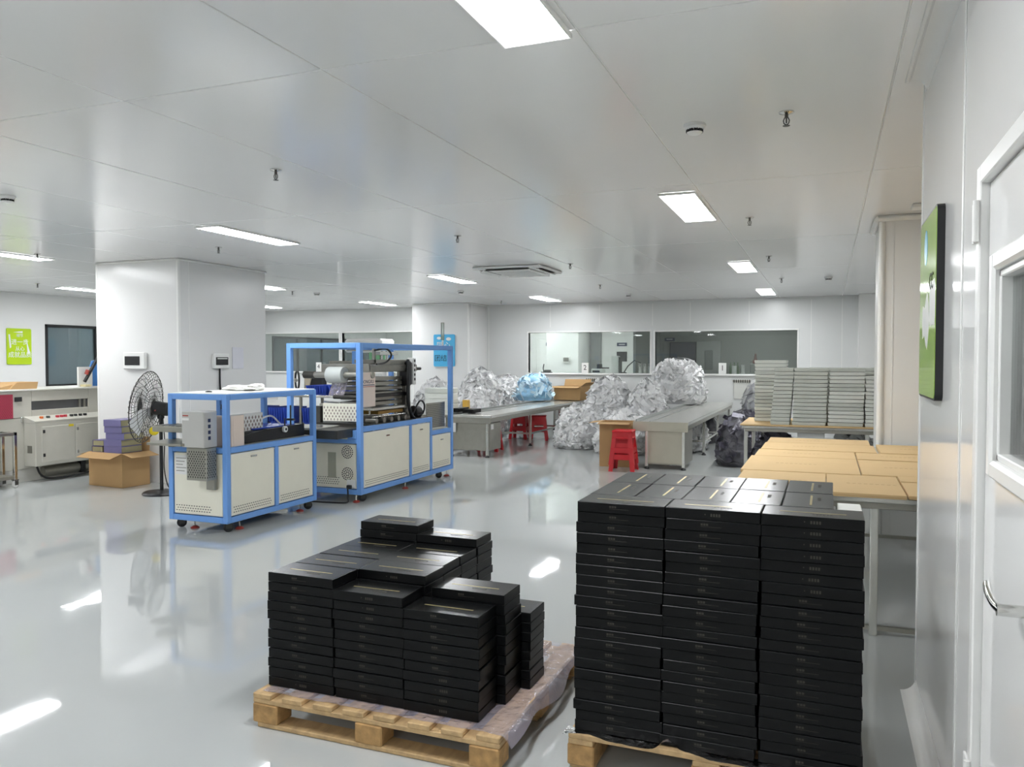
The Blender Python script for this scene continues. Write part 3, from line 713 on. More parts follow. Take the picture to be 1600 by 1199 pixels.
# flat cartons lying on it
def flat_carton(x0, x1, y0, y1, z0, z1, label, rz=0.):
    cx, cy = (x0 + x1) / 2, (y0 + y1) / 2; g = .003
    t = thing('flat_carton', label, 'carton', (cx, cy, z0), rz, 'flat cardboard cartons on the table')
    w, d, h = (x1 - x0) / 2 - g, (y1 - y0) / 2 - g, z1 - z0
    b = lpart(t, 'body', CARDL, MB().cbox(-w, w, -d, d, 0, h, .002))
    lpart(b, 'flap_edge', CARD, MB().cbox(-w + .004, w - .004, -d - .001, -d + .004, h * .35, h * .45, .0005))
    q = MB()
    for k in range(9): q.box(-w * .45 + k * .03, -w * .45 + k * .03 + .018, .0, .008, h, h + .0003)
    lpart(b, 'printed_line', CARD, q)
cz = TZ + .001
CT = [(-.5, .0, 4.6, 5.32, .045, 'front row leftmost beside the black stack'), (.0, .395, 4.58, 5.3, .05, 'front row middle'), (.4, .85, 4.6, 5.1, .045, 'front row right beside the wall end'),
      (-.52, .2, 5.33, 6.13, .05, 'second row left, large'), (.205, .75, 5.37, 6.15, .042, 'second row right'), (.4, .8, 5.12, 5.35, .048, 'narrow one before the second row'),
      (-.5, .2, 6.15, 6.6, .048, 'third row left, long'), (.205, .8, 6.18, 6.6, .046, 'third row right by the pillar'),
      (-.49, .36, 6.62, 7.15, .052, 'fourth row left'), (.38, .95, 6.63, 7.28, .05, 'far right corner by the pillar'), (-.48, .34, 7.17, 7.62, .05, 'farthest row'), (.86, 1.2, 4.62, 6.1, .045, 'hidden behind the wall end')]
R = random.Random(2)
for x0, x1, y0, y1, h, l in CT: flat_carton(x0, x1, y0, y1, cz, cz + h * .45, 'flat cardboard carton on the steel table, ' + l, R.uniform(-.006, .006) * 0)
t2 = steel_table('steel table with board top carrying stacks of silver boxes', -.88, .95, 9.2, 10.3, .765, [(-.84, 9.25), (.4, 9.25), (.88, 9.25), (.88, 10.24), (-.84, 10.24)], True)
part(t2, 'board', CARDL, MB().cbox(-.9, .95, 9.19, 10.28, .766, .782, .003))
# silver boxes
SH = .042
scache = {}
def silver_box(x, y, z, w, d, ja, label, lite):
    k = (w, d, lite)
    if k not in scache:
        scache[k] = (MB().cbox(-w / 2 + .002, w / 2 - .002, -d / 2 + .002, d / 2 - .002, 0, SH * .55, .002).mesh('silver_box', SILV if not lite else SILVL),
                     MB().cbox(-w / 2 - .002, w / 2 + .002, -d / 2 - .003, d / 2, SH * .3, SH - .005, .002).mesh('lid', SILV if not lite else SILVL))
    o = bpy.data.objects.new('silver_box', scache[k][0]); o.location = (x, y, z); o.rotation_euler = (0, 0, ja); COL.objects.link(o)
    tag(o, label, 'box', 'silver boxes stacked on the board-topped table')
    link(bpy.data.objects.new('lid', scache[k][1]), o)
R = random.Random(9); Z2 = .7825
for nm, x0, x1, y, n, lean, lite in (('leftmost tallest rear column', -.79, -.43, 9.86, 17, 0, True), ('narrow column beside it', -.56, -.355, 9.4, 15, .003, False),
                                     ('wide middle column', -.345, .005, 9.4, 15, .0012, False), ('wide column right of middle', .015, .37, 9.4, 15, .001, False),
                                     ('column next to the pillar', .375, .6, 9.4, 13, 0, True), ('rear column behind the middle', -.2, .15, 9.9, 15, 0, False), ('rear column near the pillar', .2, .55, 9.9, 15, 0, True)):
    for k in range(n):
        x = (x0 + x1) / 2 + (k - n / 2) * lean + R.uniform(-.004, .004)
        silver_box(x, y + R.uniform(-.005, .005), Z2 + k * SH, round(x1 - x0 - .008, 3), .34, R.uniform(-.008, .008),
                   'silver box, %s of the %s' % (rank(n - 1 - k, n), nm), (lite or (nm.startswith('wide column') and k % 5 in (1, 2, 3))) if nm[0] != 'l' else k in (0, 3, 8, 9, 12, 14, 15, 16))
# ------------------------------------------------------------------ blue machines
def caster(t, x, y, a=.3, wheel=BLACK):
    r = .042
    q = MB().cbox(x - .03, x + .03, y - .03, y + .03, .088, .094, .002)
    q.join(MB().box(-.018, -.014, -.02, .03, .03, .09).box(.014, .018, -.02, .03, .03, .09).rot(a).move((x, y, 0)))
    p = part(t, 'caster', DARKM, q)
    d = Vector((math.cos(a), math.sin(a), 0)) * .013; c = Vector((x, y, r))
    part(p, 'wheel', wheel, MB().lathe(c - d, [(r * .8, 0), (r, .004), (r, .022), (r * .8, .026)], 20, d), True)
def foot(t, x, y, top=.1, m=REDF):
    p = part(t, 'levelling_foot', CHROME, MB().cyl((x, y, .02), (x, y, top), .007, n=8), True)
    part(p, 'pad', m, MB().lathe((x, y, 0), [(.036, 0), (.038, .008), (.018, .022)], 16), True)
def slots_x(x, y0, y1, z, rows=3, pitch=.028):
    q = MB(); n = int((y1 - y0) / pitch)
    for r in range(rows):
        for k in range(n):
            y = y0 + (k + (.5 if r % 2 else 0)) * pitch
            if y + .012 < y1: q.box(x, x + .0012, y, y + .013, z + r * .022, z + r * .022 + .007)
    return q
def slots_y(y, x0, x1, z, rows=3, pitch=.028):
    q = MB(); n = int((x1 - x0) / pitch)
    for r in range(rows):
        for k in range(n):
            x = x0 + (k + (.5 if r % 2 else 0)) * pitch
            if x + .012 < x1: q.box(x, x + .013, y - .0012, y, z + r * .022, z + r * .022 + .007)
    return q
def bars(q, lst, s=.05, c=.004):
    for (x0, y0, z0), (x1, y1, z1) in lst:
        q.cbox(min(x0, x1), max(x0, x1) + (s if x0 == x1 else 0), min(y0, y1), max(y0, y1) + (s if y0 == y1 else 0), min(z0, z1), max(z0, z1) + (s if z0 == z1 else 0), c)
    return q
# --- first machine
ax, bx_, ay, by = -5.42, -4.77, 5.42, 6.71; zb, zm, zt = .085, .69, 1.15; s = .05
m1 = thing('feeding_machine', 'low blue framed machine with cream doors and white top, nearest one', 'machine', ((ax + bx_) / 2, (ay + by) / 2, 0))
for x in (ax, bx_ - s):
    for y in (ay, by - s): part(m1, 'post', BLUE, MB().cbox(x, x + s, y, y + s, zb, zt + s, .004))
part(m1, 'post', BLUE, MB().cbox(ax, ax + s, 6.02, 6.07, zm, zt, .004))
def ring(x0, x1, y0, y1, z, s=.05):
    return MB().cbox(x0 + s, x1 - s, y0, y0 + s, z, z + s, .004).cbox(x0 + s, x1 - s, y1 - s, y1, z, z + s, .004).cbox(x0, x0 + s, y0 + s, y1 - s, z, z + s, .004).cbox(x1 - s, x1, y0 + s, y1 - s, z, z + s, .004)
for z in (zb, zm, zt): part(m1, 'rail_ring', BLUE, ring(ax, bx_, ay, by, z))
part(m1, 'door_divider', BLUE, MB().cbox(bx_ - s, bx_, 6.065, 6.115, zb + s, zm, .004))
part(m1, 'top_sheet', WHITE, MB().cbox(ax + .01, bx_ - .01, ay + .01, by - .01, zt + s, zt + s + .008, .003))
part(m1, 'deck', STEELD, MB().cbox(ax + .04, bx_ - .04, ay + .04, by - .04, zm + .035, zm + s + .004, .002))
for y0, y1 in ((ay + s + .008, 6.06), (6.12, by - s - .008)):
    d = part(m1, 'door', CREAM, MB().cbox(bx_ - .03, bx_ - .008, y0, y1, zb + s + .008, zm - .008, .004))
    part(d, 'vent_slot', INK, slots_x(bx_ - .0079, y0 + .03, y1 - .03, zb + .085), kind='stuff')
    ym = (y0 + y1) / 2
    part(d, 'handle', CHROME, MB().cbox(bx_ - .008, bx_ + .002, ym - .04, ym + .04, zm - .06, zm - .045, .003))
    part(d, 'edge_trim', WHITE, MB().box(bx_ - .0079, bx_ - .006, y0, y1, zm - .02, zm - .012).box(bx_ - .0079, bx_ - .006, y0, y0 + .008, zb + .06, zm - .02))
d = part(m1, 'end_panel', CREAM, MB().cbox(ax + s + .008, bx_ - s - .008, ay + .008, ay + .03, zb + s + .008, zm - .008, .004))
part(d, 'vent_slot', INK, slots_y(ay + .0079, ax + .08, ax + .5, zb + .085), kind='stuff')
part(d, 'notice', WHITE, MB().box(ax + .075, ax + .23, ay + .006, ay + .0078, zm - .2, zm - .03))
q = MB()
for k in range(5): q.box(ax + .085, ax + .2 - (k % 3) * .02, ay + .0052, ay + .006, zm - .06 - k * .028, zm - .054 - k * .028)
part(d, 'notice_lines', MIDM, q)
part(d, 'handle', CHROME, MB().cbox(ax + .33, ax + .4, ay - .002, ay + .008, zm - .085, zm - .065, .004))
part(m1, 'back_panel', CREAM, MB().cbox(ax + .008, ax + .03, ay + s, by - s, zb + s, zm, .003).cbox(ax + s, bx_ - s, by - .03, by - .008, zb + s, zm, .003))
for x, y in ((ax + .05, ay + .1), (bx_ - .06, ay + .08), (bx_ - .06, by - .07), (ax + .06, by - .07)): caster(m1, x, y, -.8)
for x, y in ((ax + .2, ay + .1), (bx_ - .06, ay + .22), (bx_ - .06, by - .2), (ax + .06, by - .2)): foot(m1, x, y)
# infeed trays sticking out of the front end
part(m1, 'infeed_tray', STEELD, MB().cbox(ax - .02, ax + .33, ay - .16, ay + .1, .875, .925, .006))
q = MB()
for k in range(9): q.box(ax - .01 + k * .038, ax + .012 + k * .038, ay - .15, ay + .08, .925, .931)
part(m1, 'tray_rib', MIDM, q)
part(m1, 'infeed_tray', STEELD, MB().prism([(ay - .22, .765), (ay + .06, .78), (ay + .06, .80), (ay - .22, .785)], 'x', ax - .02, ax + .36))
part(m1, 'tray_bracket', DARKM, MB().cbox(ax + .1, ax + .16, ay - .1, ay + .02, .742, .768, .003))
# control box and guard in front of the near corner
cb = part(m1, 'control_box', mat('light_grey_enclosure', '#c9c8c4', .3, .3, var=.05), MB().cbox(ax + .33, bx_ - .08, ay - .18, ay - .02, .755, 1.06, .006))
part(cb, 'label', WHITE, MB().box(ax + .34, ax + .41, ay - .1815, ay - .18, .985, 1.005))
part(cb, 'red_mark', REDF, MB().box(ax + .345, ax + .405, ay - .1815, ay - .18, 1.02, 1.03))
q = MB()
for k in range(4): q.box(bx_ - .08, bx_ - .079, ay - .13, ay - .1, .97 - k * .05, 1.0 - k * .05)
part(cb, 'button', NAVY, q)
gd = part(m1, 'guard', STEELD, MB().cbox(ax + .34, bx_ - .09, ay - .14, ay - .02, .47, .75, .004))
part(gd, 'perforation', DARKM, hole_y(ay - .1405, ax + .36, bx_ - .1, .5, .72, .026, .008, .01).join(hole_x(bx_ - .0895, ay - .13, ay - .03, .5, .72, .026, .008, .01)), kind='stuff')
part(m1, 'support_bracket', STEELD, MB().cbox(ax + .46, bx_ - .1, ay - .04, ay - .0, .38, .5, .003))
part(m1, 'knob', BLACK, MB().cyl((bx_ - .1, ay + .08, 1.06), (bx_ - .1, ay + .08, 1.15), .008, n=8).cyl((bx_ - .1, ay + .08, 1.07), (bx_ - .1, ay + .08, 1.11), .022, n=12), True)
# transport unit on the deck, seen from the side
part(m1, 'upright_plate', PINK, MB().cbox(bx_ - .2, bx_ - .03, ay + .09, ay + .12, .74, 1.01, .003).cbox(bx_ - .05, bx_ - .03, ay + .12, ay + .26, .74, 1.01, .003))
part(m1, 'belt_bed', DARKM, MB().cbox(ax + .1, bx_ - .12, ay + .33, by - .12, .75, .84, .004))
part(m1, 'belt_bed', BLACK, MB().prism([(ay + .28, .745), (by - .08, .745), (by - .08, .86), (ay + .62, .85), (ay + .36, .82), (ay + .28, .8)], 'x', bx_ - .11, bx_ - .09))
part(m1, 'belt', BINB, MB().cbox(ax + .14, bx_ - .16, ay + .55, by - .14, .845, .858, .003))
gd = part(m1, 'side_guard', WHITE, MB().cbox(bx_ - .22, bx_ - .2, ay + .26, ay + .72, .84, 1.0, .002))
part(gd, 'perforation', mat('brown_grey_hole', '#8d7f78', .5), hole_x(bx_ - .1995, ay + .28, ay + .71, .86, .99, .045, .012, .02), kind='stuff')
part(m1, 'roller', WHITE, MB().cyl((bx_ - .09, by - .4, .83), (bx_ - .065, by - .4, .83), .03, n=16), True)
part(m1, 'roller_core', BLACK, MB().cyl((bx_ - .065, by - .4, .83), (bx_ - .06, by - .4, .83), .012, n=12), True)
part(m1, 'guide_post', DARKM, MB().cyl((bx_ - .14, by - .23, .84), (bx_ - .14, by - .23, 1.05), .008, n=8).cbox(bx_ - .18, bx_ - .1, by - .25, by - .21, .9, .92, .003).cyl((bx_ - .14, by - .32, .84), (bx_ - .14, by - .32, .93), .007, n=8), True)
part(m1, 'cable_loop', WHITE, MB().hose([(bx_ - .3, ay + .72, .86), (bx_ - .28, ay + .8, .93), (bx_ - .26, ay + .92, .95), (bx_ - .22, ay + 1.0, .87)], .009, 8), True)
# gloves and tape on its top
def crumple(c, rx, ry, rz, seed, nu=22, nv=12, amp=.35, flat=True):
    q = MB(); vs = []; fs = []; c = Vector(c)
    for j in range(nv + 1):
        ph = math.pi * j / nv
        for i in range(nu):
            th = 2 * math.pi * i / nu; d = Vector((math.sin(ph) * math.cos(th), math.sin(ph) * math.sin(th), math.cos(ph)))
            k = 1 + amp * mnoise.noise(d * 1.7 + Vector((seed, 0, 0))) + amp * .55 * mnoise.noise(d * 4.5 + Vector((0, seed, 0)))
            vs.append((c.x + d.x * rx * k, c.y + d.y * ry * k, max(c.z, c.z + rz * .8 + d.z * rz * k)))
    for j in range(nv):
        for i in range(nu):
            a = j * nu + i; b = j * nu + (i + 1) % nu; fs.append((a, a + nu, b + nu, b))
    return q.add(vs, fs)
solo('cotton_gloves', mat('white_cotton', (.85, .85, .82), .9, bump=.4, bscale=80), crumple((-5.12, 6.0, zt + s + .0085), .17, .1, .03, 2.2).join(crumple((-5.0, 6.08, zt + s + .0085), .06, .12, .035, 6.2)),
     'crumpled white work gloves on top of the nearest blue machine', 'gloves', (-5.1, 6.0, zt + s + .0085), smooth=True)
q = MB().lathe((-5.14, 5.62, zt + s + .0085), [(.028, 0), (.03, .006), (.012, .012)], 14)
solo('rubber_stopper', BLACK, q, 'small black stopper on top of the nearest blue machine', 'stopper', (-5.14, 5.62, zt + s + .0085), smooth=True)

# --- second machine, taller
ax, bx_, ay, by = -5.43, -4.5, 7.1, 9.3; zb, zm, zt = .085, .74, 1.62; s = .055; ym_ = 8.67; ze = .57
m2 = thing('wrapping_machine', 'tall blue framed wrapping machine with open cage and film roll', 'machine', ((ax + bx_) / 2, (ay + by) / 2, 0))
for x in (ax, bx_ - s):
    for y in (ay, by - s): part(m2, 'post', BLUE, MB().cbox(x, x + s, y, y + s, zb, zt + s, .004))
part(m2, 'rail_ring', BLUE, ring(ax, bx_, ay, by, zt, s)); part(m2, 'rail_ring', BLUE, ring(ax, bx_, ay, by, zb, s))
part(m2, 'side_rail', BLUE, MB().cbox(bx_ - s, bx_, ay + s, ym_, zm, zm + s, .004).cbox(bx_ - s, bx_, ym_, ym_ + .045, ze, zm + s, .004).cbox(bx_ - s, bx_, ym_ + .045, by - s, ze, ze + s, .004)
     .cbox(bx_ - s, bx_, 8.155, 8.2, zb + s, zm, .004).cbox(bx_ - s, bx_, ym_, ym_ + .045, zb + s, ze, .004))
part(m2, 'side_rail', BLUE, MB().cbox(ax, ax + s, ay + s, by - s, zm - .1, zm - .05, .004).cbox(ax + s, bx_ - s, ay, ay + s, .62, .67, .004).cbox(ax + .62, bx_ - s, ay, ay + .12, .67, .76, .004))
for y0, y1, z1 in ((ay + s + .008, 8.147, zm - .008), (8.208, ym_ - .008, zm - .008), (ym_ + .053, by - s - .008, ze - .008)):
    d = part(m2, 'door', CREAM, MB().cbox(bx_ - .03, bx_ - .008, y0, y1, zb + s + .008, z1, .004))
    part(d, 'vent_slot', INK, slots_x(bx_ - .0079, y0 + .03, y1 - .03, zb + .09), kind='stuff'); ym = (y0 + y1) / 2
    part(d, 'handle', CHROME, MB().cbox(bx_ - .008, bx_ + .002, ym - .035, ym + .035, z1 - .075, z1 - .06, .003))
    part(d, 'edge_trim', WHITE, MB().box(bx_ - .0079, bx_ - .006, y0, y1, z1 - .01, z1).box(bx_ - .0079, bx_ - .006, y0, y0 + .008, zb + .07, z1 - .01))
d = part(m2, 'end_panel', CREAM, MB().cbox(ax + s + .008, bx_ - s - .008, ay + .008, ay + .03, zb + s + .008, .612, .004))
part(d, 'vent_slot', INK, slots_y(ay + .0079, ax + .1, bx_ - .25, zb + .1, 4), kind='stuff')
for z in (.53, .3):
    q = MB()
    for r_ in (.02, .042, .064):
        for k in range(int(r_ * 300)):
            a = 2 * math.pi * k / int(r_ * 300); cx, cz_ = bx_ - .17 + r_ * math.cos(a), z + r_ * math.sin(a); q.box(cx - .006, cx + .006, ay + .0066, ay + .0079, cz_ - .006, cz_ + .006)
    part(d, 'fan_grille', INK, q, kind='stuff')
part(d, 'hatch', mat('grey_cream_hatch', '#a9a998', .4), MB().cbox(ax + .52, ax + .62, ay + .005, ay + .0079, .25, .52, .001))
sk = part(m2, 'socket', WHITE, MB().cbox(bx_ - .17, bx_ - .07, ay - .012, ay + .008, .16, .24, .006))
part(sk, 'plug', BLACK, MB().cbox(bx_ - .15, bx_ - .1, ay - .05, ay - .012, .15, .19, .006))
solo('power_cord', HOSE, MB().hose([(bx_ - .125, ay - .058, .16), (bx_ - .125, ay - .055, .06), (bx_ - .13, ay - .07, .014), (bx_ - .3, ay - .1, .009), (bx_ - .6, ay - .13, .009), (bx_ - .85, ay - .2, .009)], .008, 8),
     'black power cord on the floor between the two blue machines', 'cord', (bx_ - .4, ay - .1, 0), smooth=True)
part(m2, 'back_panel', CREAM, MB().cbox(ax + .008, ax + .03, ay + s, by - s, zb + s, zm - .1, .003).cbox(ax + s, bx_ - s, by - .03, by - .008, zb + s, ze, .003))
part(m2, 'deck', DARKM, MB().cbox(ax + .04, bx_ - .03, ay + .35, ym_ - .005, zm + .03, zm + s + .006, .003))
part(m2, 'deck', STEELD, MB().cbox(ax + .04, bx_ - .03, ym_ + .05, by - .04, ze + .03, ze + s + .004, .003))
for x, y in ((ax + .08, ay + .1), (bx_ - .06, ay + .12), (bx_ - .06, by - .3), (ax + .06, by - .12)): caster(m2, x, y, -.7)
for x, y in ((bx_ - .09, ay + .05), (bx_ - .05, 8.12), (bx_ - .05, by - .1), (ax + .1, ay + .25), (ax + .05, by - .1)): foot(m2, x, y)
# infeed bed at the end that meets the first machine
part(m2, 'infeed_bed', DARKM, MB().cbox(ax + .1, bx_ - .1, ay - .28, ay + .4, .69, .78, .004))
part(m2, 'infeed_lip', STEEL, MB().cbox(ax + .05, ax + .6, ay - .3, ay + .1, .78, .8, .003))
gd = part(m2, 'side_guard', CREAM, MB().cbox(ax + .38, bx_ - s - .02, ay + .12, ay + .14, .84, 1.03, .002), label='cream guard with rows of openings')
part(gd, 'perforation', mat('brown_grey_hole', '#8d7f78', .5), hole_y(ay + .1195, ax + .4, bx_ - s - .03, .86, 1.01, .042, .009, .016), kind='stuff')
part(m2, 'side_guard', DARKM, MB().cbox(ax + .28, ax + .36, ay + .1, ay + .16, .82, 1.0, .004))
part(m2, 'control_plate', CREAM, MB().cbox(bx_ - .28, bx_ - .16, ay - .006, ay, .665, .71, .002))
# film roll on its shaft
sh = part(m2, 'film_shaft', STEELD, MB().cyl((ax + .02, ay + .35, 1.33), (bx_ - .06, ay + .35, 1.33), .035, n=18), True)
part(sh, 'shaft_end', DARKM, MB().cyl((ax - .02, ay + .35, 1.33), (ax + .12, ay + .35, 1.33), .042, n=16), True)
part(m2, 'film_roll', mat('film_roll_plastic', '#d3d8d3', .2, var=.04), MB().lathe((ax + .3, ay + .35, 1.33), [(.05, 0), (.088, .004), (.09, .01), (.09, .2), (.088, .206), (.05, .21)], 26, (1, 0, 0)), True, 'roll of clear wrapping film')
part(m2, 'tension_bar', DARKM, MB().cyl((ax + .4, ay + .3, 1.09), (bx_ - .08, ay + .3, 1.09), .022, n=14), True)
part(m2, 'film_web', FILM, MB().prism([(ay + .43, 1.33), (ay + .432, 1.33), (ay + .312, 1.1), (ay + .31, 1.1)], 'x', ax + .32, ax + .52))
part(m2, 'linkage', CHROME, MB().cyl((ax + .5, ay + .25, 1.03), (bx_ - .12, ay + .25, .87), .011, n=8).cyl((ax + .3, ay + .26, 1.04), (ax + .52, ay + .25, 1.03), .01, n=8), True)
# pinkish front plate with the maker's name
fp = part(m2, 'name_plate_board', PINK, MB().cbox(bx_ - .1, bx_ - .075, ay + .1, ay + .42, .99, 1.36, .004), label='pinkish white cover plate with blue lettering')
part(fp, 'lettering', NAVY, facing(text_mb('DONGXU', .055), '+x', (bx_ - .0745, ay + .26, 1.26)))
part(fp, 'underline', REDF, MB().box(bx_ - .075, bx_ - .0742, ay + .13, ay + .4, 1.205, 1.211))
part(fp, 'underline', NAVY, MB().box(bx_ - .075, bx_ - .0742, ay + .13, ay + .4, 1.222, 1.23))
# head assembly
hx = bx_ - .14
part(m2, 'head_beam', MIDM, MB().cbox(ax + .15, hx, ay + .42, ay + .5, 1.33, 1.45, .006).cbox(hx - .02, hx + .02, ay + .42, 8.55, 1.36, 1.44, .006))
part(m2, 'upper_frame', MIDM, MB().cbox(hx - .03, hx, ay + .15, ay + .55, 1.46, 1.5, .004).cbox(hx - .03, hx, ay + .5, ay + .54, 1.45, 1.62, .004))
part(m2, 'upper_bracket', MIDM, MB().cbox(hx - .2, hx, 7.95, 8.3, 1.44, 1.5, .004))
for k in range(6): part(m2, 'steel_plate', STEELD, MB().cbox(ax + .35, hx - .02, ay + .5, 8.25, .99 + k * .055, 1.03 + k * .055, .004))
part(m2, 'seal_bar', BLACK, MB().cbox(ax + .3, hx + .03, ay + .45, 8.3, 1.08, 1.12, .004))
part(m2, 'press_plate', mat('brass_plate', '#9a7a3c', .35, .6, var=.15), MB().cbox(ax + .25, hx + .02, ay + .55, 8.2, .89, .93, .004), label='brassy press plate')
part(m2, 'press_plate', STEEL, MB().cbox(ax + .22, hx + .05, ay + .4, 8.25, .94, .97, .003))
part(m2, 'lower_mechanism', DARKM, MB().cbox(hx - .12, hx + .02, ay + .4, ay + .58, .8, .88, .008).cbox(hx - .1, hx + .05, ay + .62, ay + .7, .8, .86, .01).cbox(hx - .2, hx, ay + .75, 8.3, .8, .85, .01))
for k in range(5): part(m2, 'drive_wheel', MIDM, MB().cyl((hx - .05, ay + .42 + k * .16, .83), (hx + .08, ay + .42 + k * .16, .83), .03, n=12), True)
part(m2, 'linkage', CHROME, MB().cyl((hx + .04, ay + .4, .87), (hx + .04, 8.25, .87), .012, n=10).cyl((hx - .06, ay + .5, .8), (hx - .06, ay + .5, 1.35), .012, n=10).cyl((hx - .06, 8.15, .8), (hx - .06, 8.15, 1.35), .012, n=10), True)
tw = part(m2, 'drive_column', MIDM, MB().cbox(hx - .12, hx, 8.3, 8.42, .79, 1.5, .006).cbox(hx - .16, hx - .06, 8.42, 8.52, .79, 1.16, .006))
part(tw, 'motor', BLACK, MB().cbox(hx - .08, hx + .04, 8.28, 8.4, 1.19, 1.48, .02))
part(tw, 'terminal_box', WHITE, MB().cbox(hx - .03, hx + .05, 8.4, 8.47, 1.2, 1.52, .006))
q = MB()
for k in range(5): q.box(hx + .05, hx + .052, 8.42, 8.45, 1.25 + k * .055, 1.28 + k * .055)
part(tw, 'terminal', INK, q)
part(tw, 'side_cylinder', DARKM, MB().cyl((hx, 8.5, 1.39), (hx, 8.66, 1.39), .02, n=10), True)
q = MB()
for dx, dy, z0 in ((0, 0, 1.45), (.02, -.03, 1.5), (-.02, .03, 1.4)):
    q.hose([(hx + .03 + dx, 8.3 + dy, z0), (hx + .06 + dx, 8.25 + dy, 1.25), (hx + .05 + dx, 8.27 + dy, 1.0), (hx + .06 + dx, 8.33 + dy, .85), (hx + .07 + dx, 8.36, .8)], .018, 8)
q.hose([(hx + .05, 8.36, .83), (hx + .08, 8.5, 1.0), (hx + .08, 8.62, .95), (hx + .07, 8.6, .85), (hx + .07, 8.45, .83)], .011, 8)
q.hose([(hx, ay + .5, 1.6), (hx + .03, ay + .7, 1.62), (hx + .03, ay + .82, 1.55), (hx, ay + .75, 1.47), (hx, ay + .55, 1.45)], .011, 8)
part(m2, 'hose', HOSE, q, True)
part(m2, 'blower', BLACK, MB().lathe((hx - .02, 8.48, .87), [(.05, 0), (.075, .02), (.075, .12), (.05, .16)], 18, (.2, 1, -.1)), True)
gd = part(m2, 'outfeed_guard', STEELD, MB().cbox(bx_ - .1, bx_ - .085, ym_ + .06, by - .07, .64, .96, .003), label='perforated steel outfeed guard')
part(gd, 'perforation', DARKM, hole_x(bx_ - .0845, ym_ + .08, by - .09, .66, .94, .03, .009, .009), kind='stuff')
part(m2, 'valve_row', CHROME, MB().cbox(hx - .18, hx - .1, 7.9, 8.3, 1.55, 1.59, .004).cyl((hx - .14, 8.0, 1.5), (hx - .14, 8.0, 1.6), .012, n=8).cyl((hx - .14, 8.1, 1.5), (hx - .14, 8.1, 1.6), .012, n=8))
sl = part(m2, 'signal_lamp', WHITE, MB().cyl((bx_ - .06, 9.12, zt + s), (bx_ - .06, 9.12, zt + s + .07), .012, n=10), True)
part(sl, 'lamp_tube', clear('lamp_tube_clear', '#e8f0ea', .25, .05), MB().cyl((bx_ - .06, 9.12, zt + s + .07), (bx_ - .06, 9.12, zt + s + .28), .022, n=14), True)
part(sl, 'lamp_cap', MIDM, MB().cyl((bx_ - .06, 9.12, zt + s + .28), (bx_ - .06, 9.12, zt + s + .295), .023, n=14), True)
part(sl, 'lamp_segment', mat('green_lamp', '#57a56b', .3), MB().cyl((bx_ - .06, 9.12, zt + s + .08), (bx_ - .06, 9.12, zt + s + .13), .018, n=14), True)
# --- a third unit behind: white air box on a blue post with green cylinders
m3 = thing('packing_unit', 'white topped packing unit behind the tall blue wrapping machine', 'machine', (-6.5, 10.0, 0))
part(m3, 'post', BLUE, MB().cbox(-6.42, -6.3, 9.9, 10.0, .0, 1.62, .006))
part(m3, 'body', STEELD, MB().cbox(-7.0, -6.1, 9.92, 10.4, .05, .85, .006))
part(m3, 'air_box', WHITE, MB().cbox(-6.55, -5.93, 9.9, 10.3, 1.6, 1.8, .03))
part(m3, 'air_box_slot', MIDM, MB().box(-6.5, -6.0, 9.897, 9.9, 1.63, 1.65))
part(m3, 'tray', MIDM, MB().cbox(-6.3, -5.85, 9.9, 10.2, 1.42, 1.46, .004).cbox(-6.85, -6.35, 9.95, 10.3, 1.28, 1.48, .01))
q = MB()
for k in range(3): q.cyl((-6.12 + k * .1, 9.95, 1.46), (-6.12 + k * .1, 9.95, 1.6), .035, n=12)
part(m3, 'cylinder', mat('green_cylinder', '#7fb98d', .2, var=.1), q, True)
part(m3, 'stand', WHITE, MB().cbox(-5.95, -5.87, 9.95, 10.05, .0, 1.42, .005))
# ------------------------------------------------------------------ left side: fan, carton, shrink tunnel, trolley
fx, fy = -6.9, 6.8
t = thing('standing_fan', 'black industrial standing fan with wire cage by the near column', 'fan', (fx, fy, 0))
part(t, 'base', BLACK, MB().lathe((fx, fy, 0), [(.2, 0), (.205, .012), (.19, .03), (.05, .045)], 30), True)
part(t, 'pole', BLACK, MB().cyl((fx, fy, .03), (fx, fy, .86), .019, n=14), True)
A = Vector((-.93, -.37, .12)).normalized()          # the way it blows
hub = Vector((fx - .1, fy - .03, .965))
u = A.orthogonal().normalized(); w_ = A.cross(u)
part(t, 'neck', BLACK, MB().cyl((fx, fy, .85), (fx + .01, fy, .93), .026, n=12).cbox(fx - .03, fx + .03, fy - .03, fy + .03, .84, .9, .008), True)
part(t, 'motor', BLACK, MB().lathe(hub - A * .2, [(.055, 0), (.075, .02), (.078, .16), (.05, .19)], 22, A), True, 'black motor housing')
part(t, 'motor_label', REDF, MB().cbox(fx - .05, fx - .0, fy - .075, fy - .07, .93, .945, .001))
q = MB(); RF = .4
def cage_pt(r, side):
    return hub + A * (.06 + (.075 if side else -.075) * math.sqrt(max(0, 1 - (r / RF) ** 2)))
for side in (0, 1):
    for k in range(40):
        th = 2 * math.pi * k / 40; pts = []
        for r in (.05, .13, .22, .31, .37, RF):
            a = th + (.55 * (r / RF) if side else -.3 * (r / RF)); pts.append(cage_pt(r, side) + u * (r * math.cos(a)) + w_ * (r * math.sin(a)))
        q.tube(pts, .0026, 4)
    for r in (.05, .13, .22, .31, RF):
        q.tube([cage_pt(r, side) + u * (r * math.cos(a)) + w_ * (r * math.sin(a)) for a in [2 * math.pi * i / 32 for i in range(32)]], .0028 if r < RF else .005, 4, True)
part(t, 'cage', DARKM, q, True, 'black wire cage')
part(t, 'cage_badge', BLACK, MB().lathe(hub + A * .125, [(.05, 0), (.055, .012), (.03, .02)], 18, A), True)
